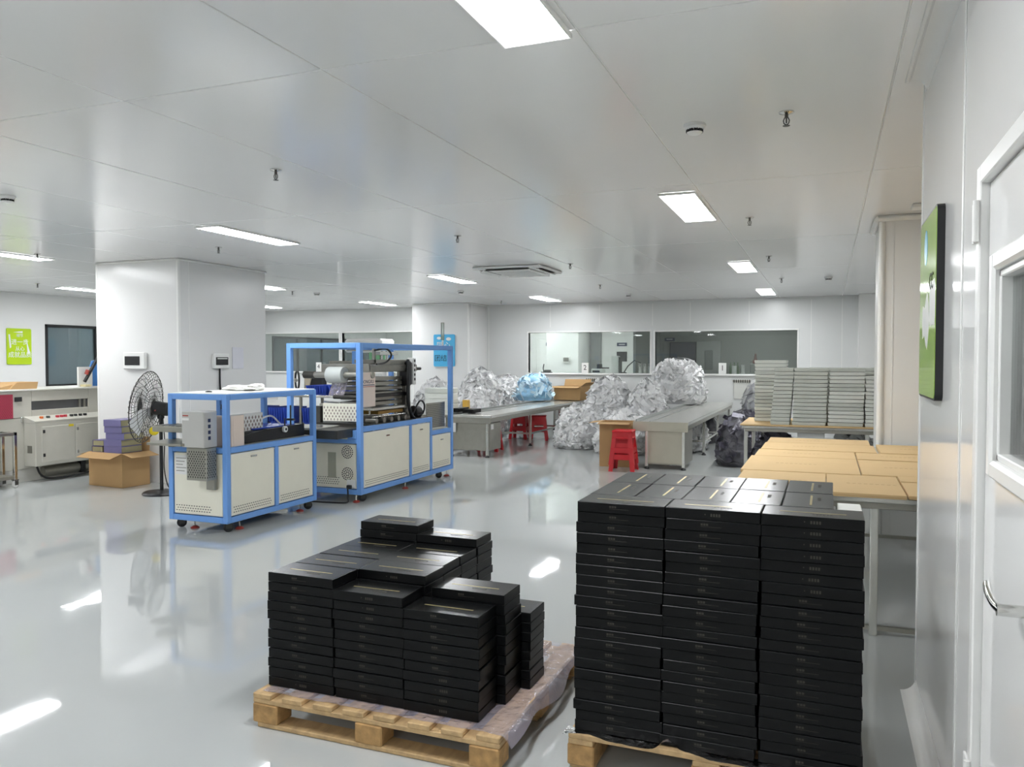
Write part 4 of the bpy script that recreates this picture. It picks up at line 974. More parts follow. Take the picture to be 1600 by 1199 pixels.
for k in range(3):
    b0 = 2 * math.pi * k / 3; vs = []
    for r in (.06, .2, .36):
        for da, h in ((-.35, .0), (.35, .07)):
            a = b0 + da * (1.1 - r); vs.append(hub + A * (.025 + h) + u * (r * math.cos(a)) + w_ * (r * math.sin(a)))
    m_ = MB().add(vs, [(0, 1, 3, 2), (2, 3, 5, 4)]); m_.add([Vector(v) + A * .003 for v in vs], [(0, 2, 3, 1), (2, 4, 5, 3)])
    part(t, 'blade', mat('grey_fan_blade', '#cfd1d1', .35), m_)
part(t, 'height_knob', YELLOW, MB().lathe((fx - .045, fy - .04, .71), [(.042, 0), (.05, .02), (.05, .05), (.035, .06)], 16, (.5, -.8, 0)), True, 'yellow warning tag on the pole')
part(t, 'cord', HOSE, MB().hose([(fx + .03, fy, .85), (fx + .05, fy, .6), (fx + .04, fy, .3), (fx + .09, fy, .1), (fx + .12, fy + .05, .045)], .006, 6), True)

# open carton with purple boxes
def open_carton(name, label, loc, rz, w, d, h, flap, ang, m, thick=.006, flaps=(1, 1, 1, 1)):
    t = thing(name, label, 'carton', loc, rz)
    q = MB().box(-w, w, -d, d, 0, thick)
    lpart(t, 'wall', m, MB().box(-w, w, -d, -d + thick, 0, h)); lpart(t, 'wall', m, MB().box(-w, w, d - thick, d, 0, h))
    lpart(t, 'wall', m, MB().box(-w, -w + thick, -d + thick, d - thick, 0, h)); lpart(t, 'wall', m, MB().box(w - thick, w, -d + thick, d - thick, 0, h))
    lpart(t, 'bottom', m, q)
    for k in range(4):
        if not flaps[k]: continue
        L_, o_ = ((w, d) if k % 2 == 0 else (d, w))
        f = MB().box(-L_, L_, 0, flap, 0, thick * .6).rot(ang[k], 'X').move((0, o_, h)).rot([math.pi, math.pi / 2 * 3, 0, math.pi / 2][k])
        lpart(t, 'flap', m, f)
    return t
crz = -.08
open_carton('open_carton', 'open brown carton on the floor holding purple boxes by the column', (-7.89, 7.13, 0), crz, .29, .19, .4, .17, (-.3, -.25, 1.5, -.25), CARD)
LILAC = mat('lilac_card', '#716d98', .4, var=.12)
def book_box(x, y, z, rz, w, d, h, label, cm=LILAC):
    t = thing('purple_box', label, 'box', (x, y, z), rz, 'purple boxes in the open carton')
    lpart(t, 'tray', KHAKI, MB().cbox(-w / 2 + .002, w / 2 - .003, -d / 2 + .004, d / 2 - .001, .005, h - .005, .002))
    lpart(t, 'cover', cm, MB().cbox(-w / 2, w / 2, -d / 2, d / 2, 0, .005, .001).cbox(-w / 2, w / 2, -d / 2, d / 2, h - .005, h, .001).cbox(-w / 2, w / 2, -d / 2, -d / 2 + .004, .005, h - .005, .001))
lpart_support = MB().cbox(-.28, .28, -.18, .18, .007, .399, .003)
o = solo('carton_filler', mat('dark_brown_filler', '#8a6a42', .9), lpart_support.rot(crz).move((-7.89, 7.13, 0)), 'brown filler board inside the open carton', 'filler', (-7.89, 7.13, .007))
R = random.Random(4)
for k in range(5): book_box(-7.78 + R.uniform(-.012, .012), 7.1 + R.uniform(-.01, .01), .402 + k * .078, .0 + R.uniform(-.04, .04), .28, .3, .077, 'purple and khaki box, %s of the five in the open carton' % rank(4 - k, 5))
for k in range(2): book_box(-8.06 + k * .015, 7.06, .402 + k * .071, -math.pi / 2 + .05, .2, .16, .07, 'small dark purple box, %s of the two on the carton edge' % ('lower', 'upper')[k], PURPLE)

# shrink tunnel along the left
SX = -9.1
t = thing('shrink_tunnel', 'long grey heat tunnel machine standing along the left wall side', 'machine', (SX - .4, 7.3, 0))
part(t, 'lower_body', GREYM, MB().cbox(SX - .8, SX, 5.6, 9.3, .16, .785, .006))
part(t, 'plinth', mat('pale_plinth', '#d4d3cd', .4), MB().cbox(SX - .75, SX - .03, 5.65, 9.25, .0, .16, .004))
ub = part(t, 'upper_body', GREYM, MB().cbox(SX - .8, SX, 5.6, 6.93, .79, 1.115, .006).cbox(SX - .8, SX, 7.74, 9.3, .79, 1.115, .006).cbox(SX - .8, SX, 6.93, 7.74, .79, .875, .004).cbox(SX - .8, SX, 6.93, 7.74, .985, 1.115, .004))
part(ub, 'viewing_window', mat('smoked_window', '#57585a', .12, var=.25, scale=3), MB().box(SX - .03, SX - .02, 6.93, 7.74, .875, .985))
part(ub, 'window_stay', MIDM, MB().box(SX - .02, SX - .005, 7.6, 7.63, .875, .985).box(SX - .02, SX - .005, 7.67, 7.7, .875, .985))
part(t, 'lid', mat('pale_lid', '#d6d5cd', .4), MB().cbox(SX - .82, SX + .02, 5.58, 9.32, 1.115, 1.135, .004))
part(ub, 'switch', BLACK, MB().cbox(SX, SX + .012, 6.705, 6.8, .99, 1.045, .004)); mg = part(ub, 'mesh_guard', mat('maroon_paint', '#a8354c', .5), MB().cbox(SX, SX + .008, 6.2, 6.685, .79, 1.08, .003), label='maroon perforated guard'); part(mg, 'perforation', mat('dark_maroon', '#7d2336', .5), hole_x(SX + .0085, 6.22, 6.67, .81, 1.06, .025, .007, .007), kind='stuff')
part(ub, 'latch', CHROME, MB().cbox(SX, SX + .015, 6.78, 6.815, .73, .8, .004))
CXp = -8.9
cb = part(t, 'control_cabinet', GREYM, MB().cbox(SX, CXp, 6.82, 8.2, .2, .73, .006).prism([(SX, .73), (CXp, .73), (CXp, .75), (SX, .8)], 'y', 6.82, 8.2))
for y0, y1 in ((6.9, 7.36), (7.37, 7.86)):
    d = part(cb, 'door', mat('grey_door', '#cac8be', .4), MB().cbox(CXp, CXp + .008, y0, y1, .24, .68, .003))
    part(d, 'lock', BLACK if y0 < 7 else CHROME, MB().cbox(CXp + .008, CXp + .018, y0 + .01, y0 + .04, .31, .35, .003).cbox(CXp + .008, CXp + .018, y0 + .01, y0 + .04, .6, .64, .003))
part(cb, 'warning_sticker', YELLOW, MB().box(CXp + .008, CXp + .0095, 7.27, 7.34, .655, .685)); part(cb, 'rating_plate', MIDM, MB().box(SX + .06, SX + .14, 6.8185, 6.82, .36, .45))
kq = [(6.98, '#d86a2a'), (7.07, '#3f4a45'), (7.2, '#c93a4a'), (7.26, '#c93a4a'), (7.31, '#c93a4a'), (7.4, '#2c2d2d'), (7.46, '#2c2d2d'), (7.53, '#2c2d2d'), (7.6, '#2c2d2d')]
for k, (y, c) in enumerate(kq): part(cb, 'button', mat('button_' + c[1:], c, .4), MB().cyl((SX + .1, y, .772), (SX + .1, y, .8), .022, n=12), True)
part(t, 'pipe', STEELD, MB().cyl((SX - .0, 7.05, .1), (SX, 7.75, .1), .07, n=18), True); part(t, 'pipe_bracket', BLACK, MB().cbox(SX - .06, SX + .08, 7.55, 7.62, .03, .18, .004))
part(t, 'cable', HOSE, MB().hose([(CXp - .1, 6.9, .2), (CXp - .08, 6.95, .08), (CXp - .02, 7.05, .03), (CXp, 7.4, .03), (CXp - .03, 7.75, .06)], .012, 8), True)
solo('folded_carton', CARD, MB().prism([(0, 0), (.36, .0), (.38, .085), (.1, .085)], 'y', 0, .3).join(MB().prism([(-.22, 0), (.02, 0), (.06, .06)], 'y', .02, .25)).rot(math.pi / 2).move((SX - .1, 6.72, 1.136)),
     'folded brown carton lying on top of the grey tunnel machine', 'carton', (SX - .25, 6.9, 1.136))
t = thing('sealing_arm', 'black sealing arm on a white stand on top of the tunnel', 'machine', (SX - .2, 7.9, 1.136))
part(t, 'stand', WHITE, MB().cbox(SX - .25, SX - .22, 7.78, 8.0, 1.136, 1.4, .003)); part(t, 'foot', mat('cream_foot', '#d8cda0', .5), MB().cbox(SX - .22, SX - .12, 7.8, 7.9, 1.136, 1.165, .004))
part(t, 'arm', BLACK, MB().cyl((SX - .17, 7.83, 1.2), (SX - .1, 8.05, 1.62), .022, n=10), True); part(t, 'grip', REDF, MB().cyl((SX - .16, 7.85, 1.3), (SX - .15, 7.87, 1.36), .026, n=10), True)
part(t, 'blue_cover', mat('blue_cover', '#3f83cf', .4), MB().prism([(7.9, 1.136), (8.15, 1.136), (8.15, 1.5), (8.05, 1.48)], 'x', SX - .3, SX - .28))
t = thing('steel_trolley', 'steel frame trolley on casters at the left picture edge', 'trolley', (-8.93, 6.2, 0))
for x in (-8.83, -9.04):
    for y in (5.9, 6.5): part(t, 'leg', CHROME, MB().cbox(x - .02, x + .02, y - .02, y + .02, .08, .65, .004)); caster(t, x, y, .2, WHITE)
part(t, 'top_frame', CHROME, MB().cbox(-9.06, -8.81, 6.48, 6.52, .61, .65, .004).cbox(-9.06, -8.81, 5.88, 5.92, .61, .65, .004).cbox(-8.85, -8.81, 5.92, 6.48, .61, .65, .004).cbox(-9.06, -9.02, 5.92, 6.48, .61, .65, .004))
part(t, 'shelf', STEELD, MB().cbox(-9.06, -8.82, 5.9, 6.51, .1, .14, .004))

# ------------------------------------------------------------------ bench with blue bins behind the blue machines
t = thing('work_bench', 'steel work bench carrying blue bins between the machines and back wall', 'bench', (-7.7, 10.9, 0))
part(t, 'bench_top', STEEL, MB().cbox(-9.2, -6.5, 10.5, 11.2, .9, .94, .005)); part(t, 'shelf', STEELD, MB().cbox(-9.15, -6.55, 10.55, 11.15, .44, .47, .004))
for x in (-9.1, -7.8, -6.6):
    for y in (10.56, 11.14): part(t, 'leg', STEELD, MB().cbox(x - .02, x + .02, y - .02, y + .02, 0, .9, .004))
part(t, 'tray_lip', WHITE, MB().cbox(-9.2, -8.2, 10.49, 10.5, .86, .95, .003))
def bin_(x, y, z, label, w=.42, d=.5, h=.13, full=True):
    t = thing('blue_bin', label, 'bin', (x, y, z), 0, 'blue plastic bins')
    o_ = [(-w / 2 + .03, -d / 2 + .03), (w / 2 - .03, -d / 2 + .03), (w / 2 - .03, d / 2 - .03), (-w / 2 + .03, d / 2 - .03)]
    vs = [(a, b, 0) for a, b in o_] + [(-w / 2, -d / 2, h), (w / 2, -d / 2, h), (w / 2, d / 2, h), (-w / 2, d / 2, h)]
    i_ = [(a * .93, b * .93, .01) for a, b in o_] + [(a * .95, b * .95, h) for a, b in [(-w / 2, -d / 2), (w / 2, -d / 2), (w / 2, d / 2), (-w / 2, d / 2)]]
    fs = [(0, 3, 2, 1)] + [(k, (k + 1) % 4, 4 + (k + 1) % 4, 4 + k) for k in range(4)] + [(8, 9, 10, 11)] + [(8 + k, 12 + k, 12 + (k + 1) % 4, 8 + (k + 1) % 4) for k in range(4)] + [(4 + k, 4 + (k + 1) % 4, 12 + (k + 1) % 4, 12 + k) for k in range(4)]
    lpart(t, 'shell', BINB, MB().add(vs + i_, fs))
    q = MB()
    for k in range(7): q.box(-w / 2 + .03 + k * (w - .06) / 7, -w / 2 + .045 + k * (w - .06) / 7, -d / 2 - .004, -d / 2 + .02, .03, h)
    lpart(t, 'rib', BINB, q)
    if full: lpart(t, 'contents', PACK, crumple((0, 0, h * .5), w * .42, d * .42, .07, x * 3, 18, 8, .3), True)
for x, z, l, f in ((-7.05, .941, 'blue ribbed bin heaped with white parts, right end of the bench', True), (-7.47, .941, 'dark blue bin on the bench beside the heaped one', False),
                   (-8.75, .471, 'blue bin on the bench shelf, left one', False), (-8.2, .471, 'blue bin on the bench shelf, middle one', False), (-7.55, .471, 'blue bin on the bench shelf, right one', False)):
    bin_(x, 10.75, z, l, w=.39, h=.15 if z > .5 else .26, full=f)
t = thing('desk_fan', 'round black desk fan on the bench behind the first machine', 'fan', (-8.12, 10.9, .94))
part(t, 'ring', BLACK, MB().tube([(-8.12 + .06 * math.cos(a), 10.9 - .03 * math.cos(a), 1.16 + .15 * math.sin(a)) for a in [2 * math.pi * k / 24 for k in range(24)]], .016, 8, True), True)
part(t, 'hub', MIDM, MB().lathe((-8.12, 10.88, 1.16), [(.03, 0), (.035, .02), (.01, .03)], 14, (0, -1, 0)), True); part(t, 'stand', BLACK, MB().cyl((-8.12, 10.92, .941), (-8.12, 10.92, 1.02), .03, n=12), True)
t = thing('black_panel_unit', 'black box with pale wedge on the bench next to desk fan', 'equipment', (-7.86, 10.95, .94))
part(t, 'housing', BLACK, MB().cbox(-8.02, -7.68, 10.95, 11.1, .941, 1.2, .006)); part(t, 'wedge', mat('beige_wedge', '#b9ad97', .5), MB().prism([(-8.0, 1.19), (-7.87, 1.19), (-7.93, .99), (-7.98, .942)], 'y', 10.93, 10.95))
part(t, 'ledge', DARKM, MB().cbox(-8.05, -7.65, 10.93, 11.12, 1.24, 1.265, .003).cbox(-8.0, -7.7, 11.05, 11.1, 1.2, 1.24, .003))

# ------------------------------------------------------------------ steel conveyors with stools
def conveyor(label, x0, x1, y0, y1, z, legs, cab):
    t = thing('steel_conveyor_table', label, 'conveyor', ((x0 + x1) / 2, (y0 + y1) / 2, 0)); xm = (x0 + x1) / 2
    part(t, 'table_top', STEEL, MB().cbox(x0, x1, y0, y1, z - .045, z, .006))
    part(t, 'belt', mat('grey_belt', '#9fa3a2', .3, .3, var=.04), MB().cbox(x0 + .22, x0 + .24, y0 + .02, y1, z, z + .012, .002).cbox(x0 + .03, x0 + .05, y0 + .02, y1, z, z + .03, .003))
    part(t, 'apron', STEELD, MB().cbox(x0 + .02, x1 - .02, y0 + .01, y0 + .03, z - .13, z - .045, .003).cbox(x1 - .04, x1 - .02, y0 + .03, y1, z - .11, z - .045, .003))
    cz0, cx0, cx1, cd = cab
    part(t, 'drive_cabinet', STEELD, MB().cbox(cx0, cx1, y0 + .05, y0 + cd, cz0, z - .13, .006))
    for x in (cx0 + .0, cx1 - .04): part(t, 'leg', STEEL, MB().cbox(x, x + .04, y0 + .03, y0 + .07, .03, z - .05, .004))
    for y in legs:
        for x in (x0 + .06, x1 - .06):
            p = part(t, 'leg', STEEL, MB().cbox(x - .02, x + .02, y - .02, y + .02, .04, z - .045, .004)); part(p, 'pad', BLACK, MB().lathe((x, y, 0), [(.035, 0), (.036, .01), (.012, .04)], 14), True)
        part(t, 'cross_rail', STEEL, MB().cbox(x0 + .08, x1 - .08, y - .015, y + .015, .2, .23, .003))
    part(t, 'side_rail', STEEL, MB().cbox(x1 - .075, x1 - .045, legs[0], legs[-1], .2, .23, .003))
    for x in (cx0 + .02, cx1 - .02): part(t, 'pad', BLACK, MB().lathe((x, y0 + .05, 0), [(.035, 0), (.036, .01), (.012, .035)], 14), True)
    return t
cl = conveyor('left stainless conveyor table running to the back, red stools beneath', -5.46, -4.73, 11.1, 16.25, .65, (12.96, 14.6, 16.1), (.1, -5.44, -4.8, .55))
part(cl, 'notice', WHITE, MB().box(-4.8, -4.799, 11.25, 11.35, .42, .5)); part(cl, 'notice', WHITE, MB().box(-5.43, -5.33, 11.1, 11.105, .38, .52))
cr = conveyor('right stainless conveyor table running to the back beside white bags', -2.48, -1.73, 10.8, 16.25, .65, (12.7, 14.4, 16.1), (.06, -2.32, -1.78, .7))
part(cr, 'apron_front', mat('warm_steel_sheet', '#b9b5a5', .35, .5), MB().cbox(-2.48, -1.73, 10.785, 10.8, .52, .65, .003).cbox(-2.3, -1.8, 10.84, 10.85, .08, .52, .003))
def stool(x, y, z, rz, label, h=.46, group=None):
    t = thing('red_stool', label, 'stool', (x, y, z), rz, group); a, b = .13, .175
    lpart(t, 'seat', RED, MB().cbox(-a - .01, a + .01, -a - .01, a + .01, h - .025, h, .01))
    q = MB()
    for k in range(4): q.join(MB().prism([(-a, h - .02), (a, h - .02), (a + .012, h - .17), (.088, h - .17), (-.088, h - .17), (-a - .012, h - .17)], 'y', -a - .0, -a + .012).rot(k * math.pi / 2))
    lpart(t, 'skirt', RED, q)
    for k in range(4):
        q = MB()
        for sgn in (1, -1):
            vs = []
            for (zz, e) in ((h - .05, a), (0, b)):
                wd = .055
                vs += [(sgn * 0 + e, -e, zz), (e - wd, -e, zz), (e - wd, -e + .012, zz), (e - .012, -e + .012, zz), (e - .012, -e + wd, zz), (e, -e + wd, zz)]
            n = 6; fs = [(i, (i + 1) % n, n + (i + 1) % n, n + i) for i in range(n)] + [tuple(range(n)), tuple(range(n, 2 * n))]
            if sgn == 1: q.add(vs, fs)
        lpart(t, 'leg', RED, q.rot(k * math.pi / 2))
    q = MB()
    for k in range(4):
        e = a + (b - a) * .5
        q.join(MB().cbox(-e + .01, e - .01, -e - .002, -e + .012, h * .34, h * .5, .003).rot(k * math.pi / 2))
    lpart(t, 'side_rail', RED, q)
    return t
stool(-2.55, 10.55, 0, .05, 'red plastic stool by right conveyor, lower of the nested pair', group='red stools')
stool(-2.55, 10.55, .09, .05, 'red plastic stool by right conveyor, upper of the nested pair', group='red stools')
stool(-5.42, 14.1, 0, .1, 'red plastic stool under left conveyor, left of the pair', group='red stools')
stool(-5.0, 14.0, 0, .3, 'red plastic stool under left conveyor, right of the pair', group='red stools')
stool(-5.15, 12.05, 0, .1, 'red plastic stool behind the end cabinet of left conveyor', group='red stools')
open_carton('open_carton', 'open brown carton standing on the far end of left conveyor', (-4.42, 13.2, .651), -.15, .3, .24, .28, .15, (-.15, .6, 1.2, -.1), CARD)
WL_ = bpy.data.objects['open_carton.001']; WL_.location = (-4.93, 15.85, .664)
open_carton('open_carton', 'brown carton on the floor behind the nested red stools', (-2.76, 11.05, 0), .06, .22, .2, .62, .16, (-.1, -.1, -.1, -.1), CARD, flaps=(1, 0, 1, 1))
# goods at the near end of the left conveyor
def plain_box(name, label, m, x0, x1, y0, y1, z0, z1, cat='box', group=None):
    return solo(name, m, MB().cbox(x0, x1, y0, y1, z0, z1, .004), label, cat, ((x0 + x1) / 2, (y0 + y1) / 2, z0), group)
plain_box('black_box', 'flat black box on the near end of left conveyor, right of the pair', BOXBLK, -5.31, -5.12, 11.3, 11.6, .664, .72)
plain_box('black_box', 'flat black box on the near end of left conveyor, left of the pair', BOXBLK, -5.44 + .02, -5.33, 11.2, 11.6, .681, .74)
for k in range(5):
    o = plain_box('grey_box', 'pale grey box, %s of the stack behind the blue cage' % rank(4 - k, 5), SILVL if k < 4 else SILV, -6.02, -5.6, 11.4, 11.75, .62 + k * .085, .70 + k * .085, group='pale boxes behind the blue cage')
t = thing('packing_trestle', 'low grey trestle beneath the pale box stack', 'trestle', (-5.8, 11.6, 0))
part(t, 'trestle_top', STEELD, MB().cbox(-6.2, -5.52, 11.3, 12.2, .585, .618, .004))
for x in (-6.15, -5.6):
    for y in (11.35, 12.15): part(t, 'leg', STEELD, MB().cbox(x - .018, x + .018, y - .018, y + .018, 0, .585, .003))
plain_box('yellow_tub', 'small yellow tub beside the pale box stack', mat('yellow_tub', '#d3a84a', .5), -5.52, -5.43, 11.75, 11.85, .681, .84, 'tub')

# ------------------------------------------------------------------ plastic bags full of sachets
def bag(label, x, y, rx, ry, h, seed, inside, pack, n, z=0., film_m=None, size=.125):
    t = thing('plastic_bag', label, 'bag', (x, y, z)); q = MB(); rn = random.Random(seed); vs = []; fs = []
    nu, nv = 40, 24; pts = []
    for j in range(nv + 1):
        f = j / nv; prof = math.sin(math.pi * min(1, .22 + .78 * (1 - f)) * .5) ** .9 if f < .97 else .12
        prof = (1 - f ** 4.2) ** .5 * (.9 + .1 * math.sin(math.pi * min(1, f * 2))) if f < .999 else .02
        for i in range(nu):
            th = 2 * math.pi * i / nu; d = Vector((math.cos(th), math.sin(th), f * 2))
            k = 1.04 + .26 * mnoise.noise(d * 1.3 + Vector((seed, 0, 0))) + .12 * mnoise.noise(d * 4 + Vector((0, seed, 0))) + .05 * mnoise.noise(d * 10 + Vector((0, 0, seed)))
            zz = h * f * (1 + .1 * mnoise.noise(d * 2 + Vector((seed, 9, 0)))) if f > 0 else 0
            vs.append((math.cos(th) * rx * prof * k, math.sin(th) * ry * prof * k, max(0, zz)))
    for j in range(nv):
        for i in range(nu):
            a = j * nu + i; b = j * nu + (i + 1) % nu; fs.append((a, b, b + nu, a + nu))
    fs.append(tuple(reversed(range(nu)))); fs.append(tuple(range(nv * nu, nv * nu + nu)))
    lpart(t, 'fill', inside, MB().add(vs, fs), True)
    if n:
        q = MB()
        for _ in range(n):
            j = rn.randrange(1, nv); i = rn.randrange(nu); p = Vector(vs[j * nu + i])
            nrm = (Vector((p.x / rx, p.y / ry, (p.z / h - .45) * 1.2))).normalized()
            w, d, th = size * rn.uniform(.9, 1.8), size * rn.uniform(.35, .7), .006
            b = MB().box(-w / 2, w / 2, -d / 2, d / 2, -th / 2, th / 2)
            tilt = (nrm + Vector((rn.uniform(-1, 1), rn.uniform(-1, 1), rn.uniform(-1, 1))) * .85).normalized()
            Rm = tilt.to_track_quat('Z', 'Y').to_matrix() @ Matrix.Rotation(rn.uniform(0, 6.3), 3, 'Z')
            b.v = [tuple(Rm @ Vector(v) + p * 1.005) for v in b.v]
            if min(v[2] for v in b.v) > .002: q.join(b)
        lpart(t, 'sachets', pack, q, kind='stuff')
    q = MB(); q.v = [(v[0] * 1.09 + .012 * mnoise.noise(Vector(v) * 14), v[1] * 1.09 + .012 * mnoise.noise(Vector(v) * 15 + Vector((3, 0, 0))), v[2] * 1.05 + .0005) for v in vs]; q.f = fs[:-2]
    lpart(t, 'film', film_m or BAGFILM, q, True)
    tw = MB().prism([(-.09, h * .98), (.09, h * .98), (.05, h * 1.05), (.12, h * 1.15), (-.1, h * 1.17), (-.04, h * 1.05)], 'y', -.02, .02)
    return t
WHB = [('heaped bag of white sachets resting on the right conveyor, highest of all', -2.66, 15.2, .5, .44, .8, 9, .672), ('bag of white sachets under the highest one', -3.02, 15.2, .38, .38, .6, 8, 0),
       ('bag of white sachets left of right conveyor, before the highest', -2.93, 13.85, .34, .4, 1.1, 12, 0), ('bag of white sachets in the middle of the right heap', -3.78, 14.15, .34, .36, 1.08, 5, 0),
       ('bag of white sachets at left end of the right heap', -3.98, 15.5, .36, .36, 1.12, 15, 0), ('low bag of white sachets nearest the nested stools', -3.05, 12.55, .42, .42, .62, 21, 0),
       ('low bag of white sachets left of the nearest low bag', -3.95, 13.0, .32, .34, .66, 25, 0),
       ('bag of white sachets near the left conveyor, highest of left heap', -6.35, 14.4, .44, .42, 1.28, 31, 0), ('bag of white sachets at left of the left heap', -6.95, 13.6, .38, .4, 1.08, 35, 0),
       ('bag of white sachets behind the left conveyor edge', -5.98, 13.35, .36, .42, .98, 38, 0), ('bag of white sachets behind the highest left one', -6.3, 15.75, .42, .38, 1.12, 41, 0),
       ('bag of white sachets under the right conveyor', -2.12, 13.4, .26, .42, .5, 47, 0)]
for l, x, y, rx, ry, h, sd, z in WHB: bag(l, x, y, rx, ry, h, sd, BAGIN, PACK, 760, z)
bag('pale blue tinted bag lying on the far part of left conveyor', -5.5, 15.1, .34, .34, .5, 52, mat('blue_fill', '#8fc4e4', .5, var=.25, scale=12), mat('blue_sachets', '#c9e4f2', .4), 160, .684)
bag('small grey bag of flat packets on the floor by left conveyor', -4.3, 14.3, .25, .28, .64, 55, PACKG, PACKG, 260)
bag('grey bag of foil sachets behind right conveyor, before the silver boxes', -.95, 12.75, .3, .34, 1.14, 61, mat('grey_fill', '#8b8d92', .4, var=.3, scale=12), PACKG, 200)
bag('dark bag of foil sachets on the floor right of right conveyor', -1.12, 11.75, .32, .36, .74, 64, BAGDK, PACKD, 240)
bag('black rubbish bag under the far part of right conveyor', -2.05, 14.75, .24, .3, .48, 66, BAGDK, PACKD, 0)
bag('dark bag of foil sachets under the silver box table, left', -.55, 9.9, .26, .26, .62, 68, BAGDK, PACKD, 160)
bag('pale bag of sachets under the silver box table, right', .3, 9.85, .28, .28, .64, 71, PACKG, PACK, 200)
bag('grey bag of foil packets behind the blue cage at left', -7.1, 12.2, .36, .32, 1.05, 73, mat('grey_fill', '#8b8d92'), PACKG, 200)
bag('white bag by the pale box stack behind the blue cage', -6.42, 12.6, .16, .16, .98, 44, BAGIN, PACK, 200)
plain_box('white_parts_box', 'white box under the silver box table', WHITE, -.3, -.02, 9.3, 9.5, .5, .72)
t = thing('low_trestle', 'grey low stand under the white box below the silver table', 'stand', (-.16, 9.4, 0))
part(t, 'stand_top', DARKM, MB().cbox(-.36, .04, 9.28, 9.56, .46, .498, .003))
for x in (-.32, 0): part(t, 'leg', DARKM, MB().cbox(x - .015, x + .015, 9.3, 9.54, 0, .46, .003))

# ------------------------------------------------------------------ numbers on the sills, notices and small laboratory gear behind the glass
def number(n, x, label):
    t = thing('number_card', label, 'sign', (x, YB - .03, 1.2))
    b = part(t, 'card', WHITE, MB().cbox(x - .075, x + .075, YB - .05, YB - .035, 1.2, 1.43, .002)); part(b, 'digit', INK, facing(text_mb(n, .15), '-y', (x, YB - .051, 1.325)))
number('2', -4.8, 'white card with digit 2 on the sill above the open carton'); number('1', -1.95, 'white card with digit 1 on the sill left of silver boxes'); number('4', -11.55, 'white card with digit 4 on the far left sill behind the machines')
part(wb, 'sill', TRIM, MB().cbox(-13.5, -8.5, YB - .06, YB, 1.175, 1.2, .004))
def notice(x, label, w=.34):
    t = thing('hanging_rack', label, 'rack', (x, YB - .02, .62)); part(t, 'bar', STEELD, MB().cbox(x - w / 2, x + w / 2, YB - .05, YB - .01, 1.06, 1.09, .003))
    q = MB()
    for k in range(8): q.cbox(x - w / 2 + .02 + k * w / 8, x - w / 2 + .035 + k * w / 8, YB - .055, YB - .045, 1.04, 1.1, .001)
    part(t, 'clip', INK, q); part(t, 'sleeve', mat('pale_sleeve', '#cfd0ca', .25), MB().cbox(x - w / 2 + .02, x + w / 2 - .02, YB - .03, YB - .022, .72, 1.06, .002))
notice(-1.58, 'clip rail with hanging clear sleeve below the card with digit 1'); notice(-4.62, 'clip rail on the wall just above the conveyor carton')
notice(-11.3, 'clip rail with hanging sleeve below the card with digit 4')
lab = thing('laboratory_bench', 'pale bench top just behind the left window glass', 'bench', (-4.8, 16.9, 0))
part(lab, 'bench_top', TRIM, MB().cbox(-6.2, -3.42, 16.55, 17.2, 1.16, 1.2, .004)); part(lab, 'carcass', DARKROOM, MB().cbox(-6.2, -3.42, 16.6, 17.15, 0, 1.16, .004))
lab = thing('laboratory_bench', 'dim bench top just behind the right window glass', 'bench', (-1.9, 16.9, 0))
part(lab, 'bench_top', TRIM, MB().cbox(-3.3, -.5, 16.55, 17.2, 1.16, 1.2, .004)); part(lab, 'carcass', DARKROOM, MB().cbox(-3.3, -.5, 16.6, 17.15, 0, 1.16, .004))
def cup(x, y, r, h, label, m=CHROME): solo('metal_beaker', m, MB().lathe((x, y, 1.201), [(r * .9, 0), (r, .01), (r, h), (r * 1.1, h + .01)], 16), label, 'beaker', (x, y, 1.201), 'laboratory vessels', True)
for k, l in enumerate(('left', 'middle', 'right')): cup(-3.72 + k * .1, 16.85, .035, .2, 'shiny metal beaker behind the glass, %s of three' % l)
cup(-1.78, 16.9, .05, .16, 'pale beaker behind the glass right of number 1', WHITE); cup(-1.62, 16.95, .045, .18, 'steel beaker behind the glass, second right of number 1')
t = thing('laboratory_lamp', 'black gooseneck lamp behind the left glass', 'lamp', (-4.05, 16.9, 1.2))
part(t, 'arm', BLACK, MB().tube([(-4.1, 16.9, 1.201), (-4.0, 16.9, 1.36), (-3.86, 16.9, 1.48), (-3.72, 16.9, 1.42)], .012, 8), True); part(t, 'base', BLACK, MB().lathe((-4.1, 16.9, 1.2), [(.07, 0), (.07, .02), (.02, .03)], 16), True)
t = thing('laboratory_press', 'white and black bench press behind the left glass', 'instrument', (-4.65, 16.9, 1.2))
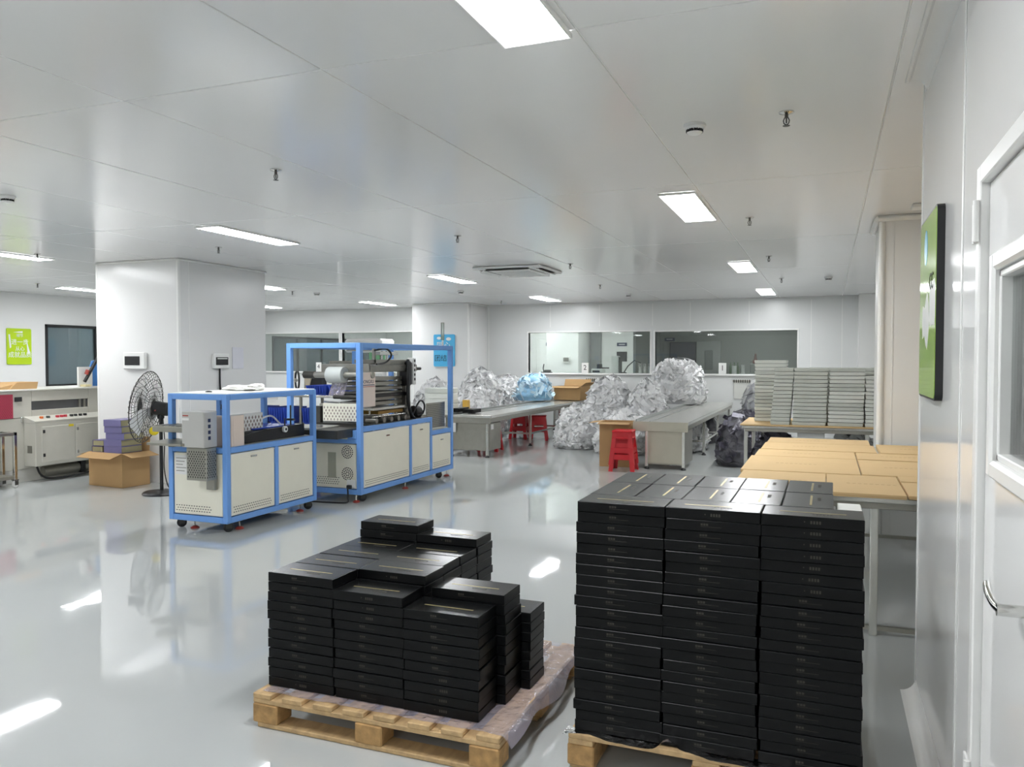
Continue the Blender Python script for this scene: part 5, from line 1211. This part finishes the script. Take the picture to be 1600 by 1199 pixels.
part(t, 'body', WHITE, MB().cbox(-4.8, -4.52, 16.8, 17.0, 1.201, 1.3, .02)); part(t, 'head', BLACK, MB().cbox(-4.68, -4.58, 16.85, 16.95, 1.3, 1.4, .006)); part(t, 'slot', BLACK, MB().cbox(-4.76, -4.6, 16.79, 16.8, 1.22, 1.26, .003)); part(t, 'arm', DARKM, MB().cbox(-4.6, -4.42, 16.88, 16.92, 1.3, 1.33, .005))
t = thing('white_instrument', 'tall white instrument box under the dark wall screen', 'instrument', (-4.3, 17.0, 1.2)); part(t, 'body', WHITE, MB().cbox(-4.38, -4.22, 16.95, 17.1, 1.201, 1.58, .01)); part(t, 'side', DARKM, MB().cbox(-4.22, -4.18, 16.95, 17.1, 1.201, 1.55, .004))
t = thing('small_microscope', 'small black microscope at the left end behind the glass', 'instrument', (-5.85, 16.85, 1.2)); part(t, 'base', BLACK, MB().cbox(-5.95, -5.72, 16.78, 16.92, 1.201, 1.225, .006)); part(t, 'arm', BLACK, MB().tube([(-5.9, 16.85, 1.22), (-5.92, 16.85, 1.3), (-5.9, 16.85, 1.4)], .012, 8), True); part(t, 'head', DARKM, MB().cbox(-5.88, -5.74, 16.8, 16.9, 1.225, 1.27, .015))
t = thing('burner_stand', 'copper and glass burner stand behind the right glass', 'instrument', (-1.36, 16.9, 1.2))
part(t, 'frame', CHROME, MB().cyl((-1.45, 16.85, 1.201), (-1.45, 16.85, 1.5), .01, n=8).cyl((-1.27, 16.85, 1.201), (-1.27, 16.85, 1.5), .01, n=8).cbox(-1.47, -1.25, 16.83, 16.87, 1.4, 1.42, .003), True)
part(t, 'flask', mat('brown_flask', '#6d3d30', .15), MB().lathe((-1.36, 16.85, 1.42), [(.05, 0), (.065, .03), (.03, .09), (.015, .2)], 16), True)
t = thing('bottle_rack', 'green bottles in a rack right behind the card with number 1', 'bottle', (-1.9, 17.0, 1.2))
for k in range(3): part(t, 'bottle', mat('green_glass', '#5d7452', .15), MB().lathe((-1.86 + k * .07, 17.0, 1.201), [(.028, 0), (.03, .01), (.03, .15), (.011, .19), (.011, .24)], 12), True)
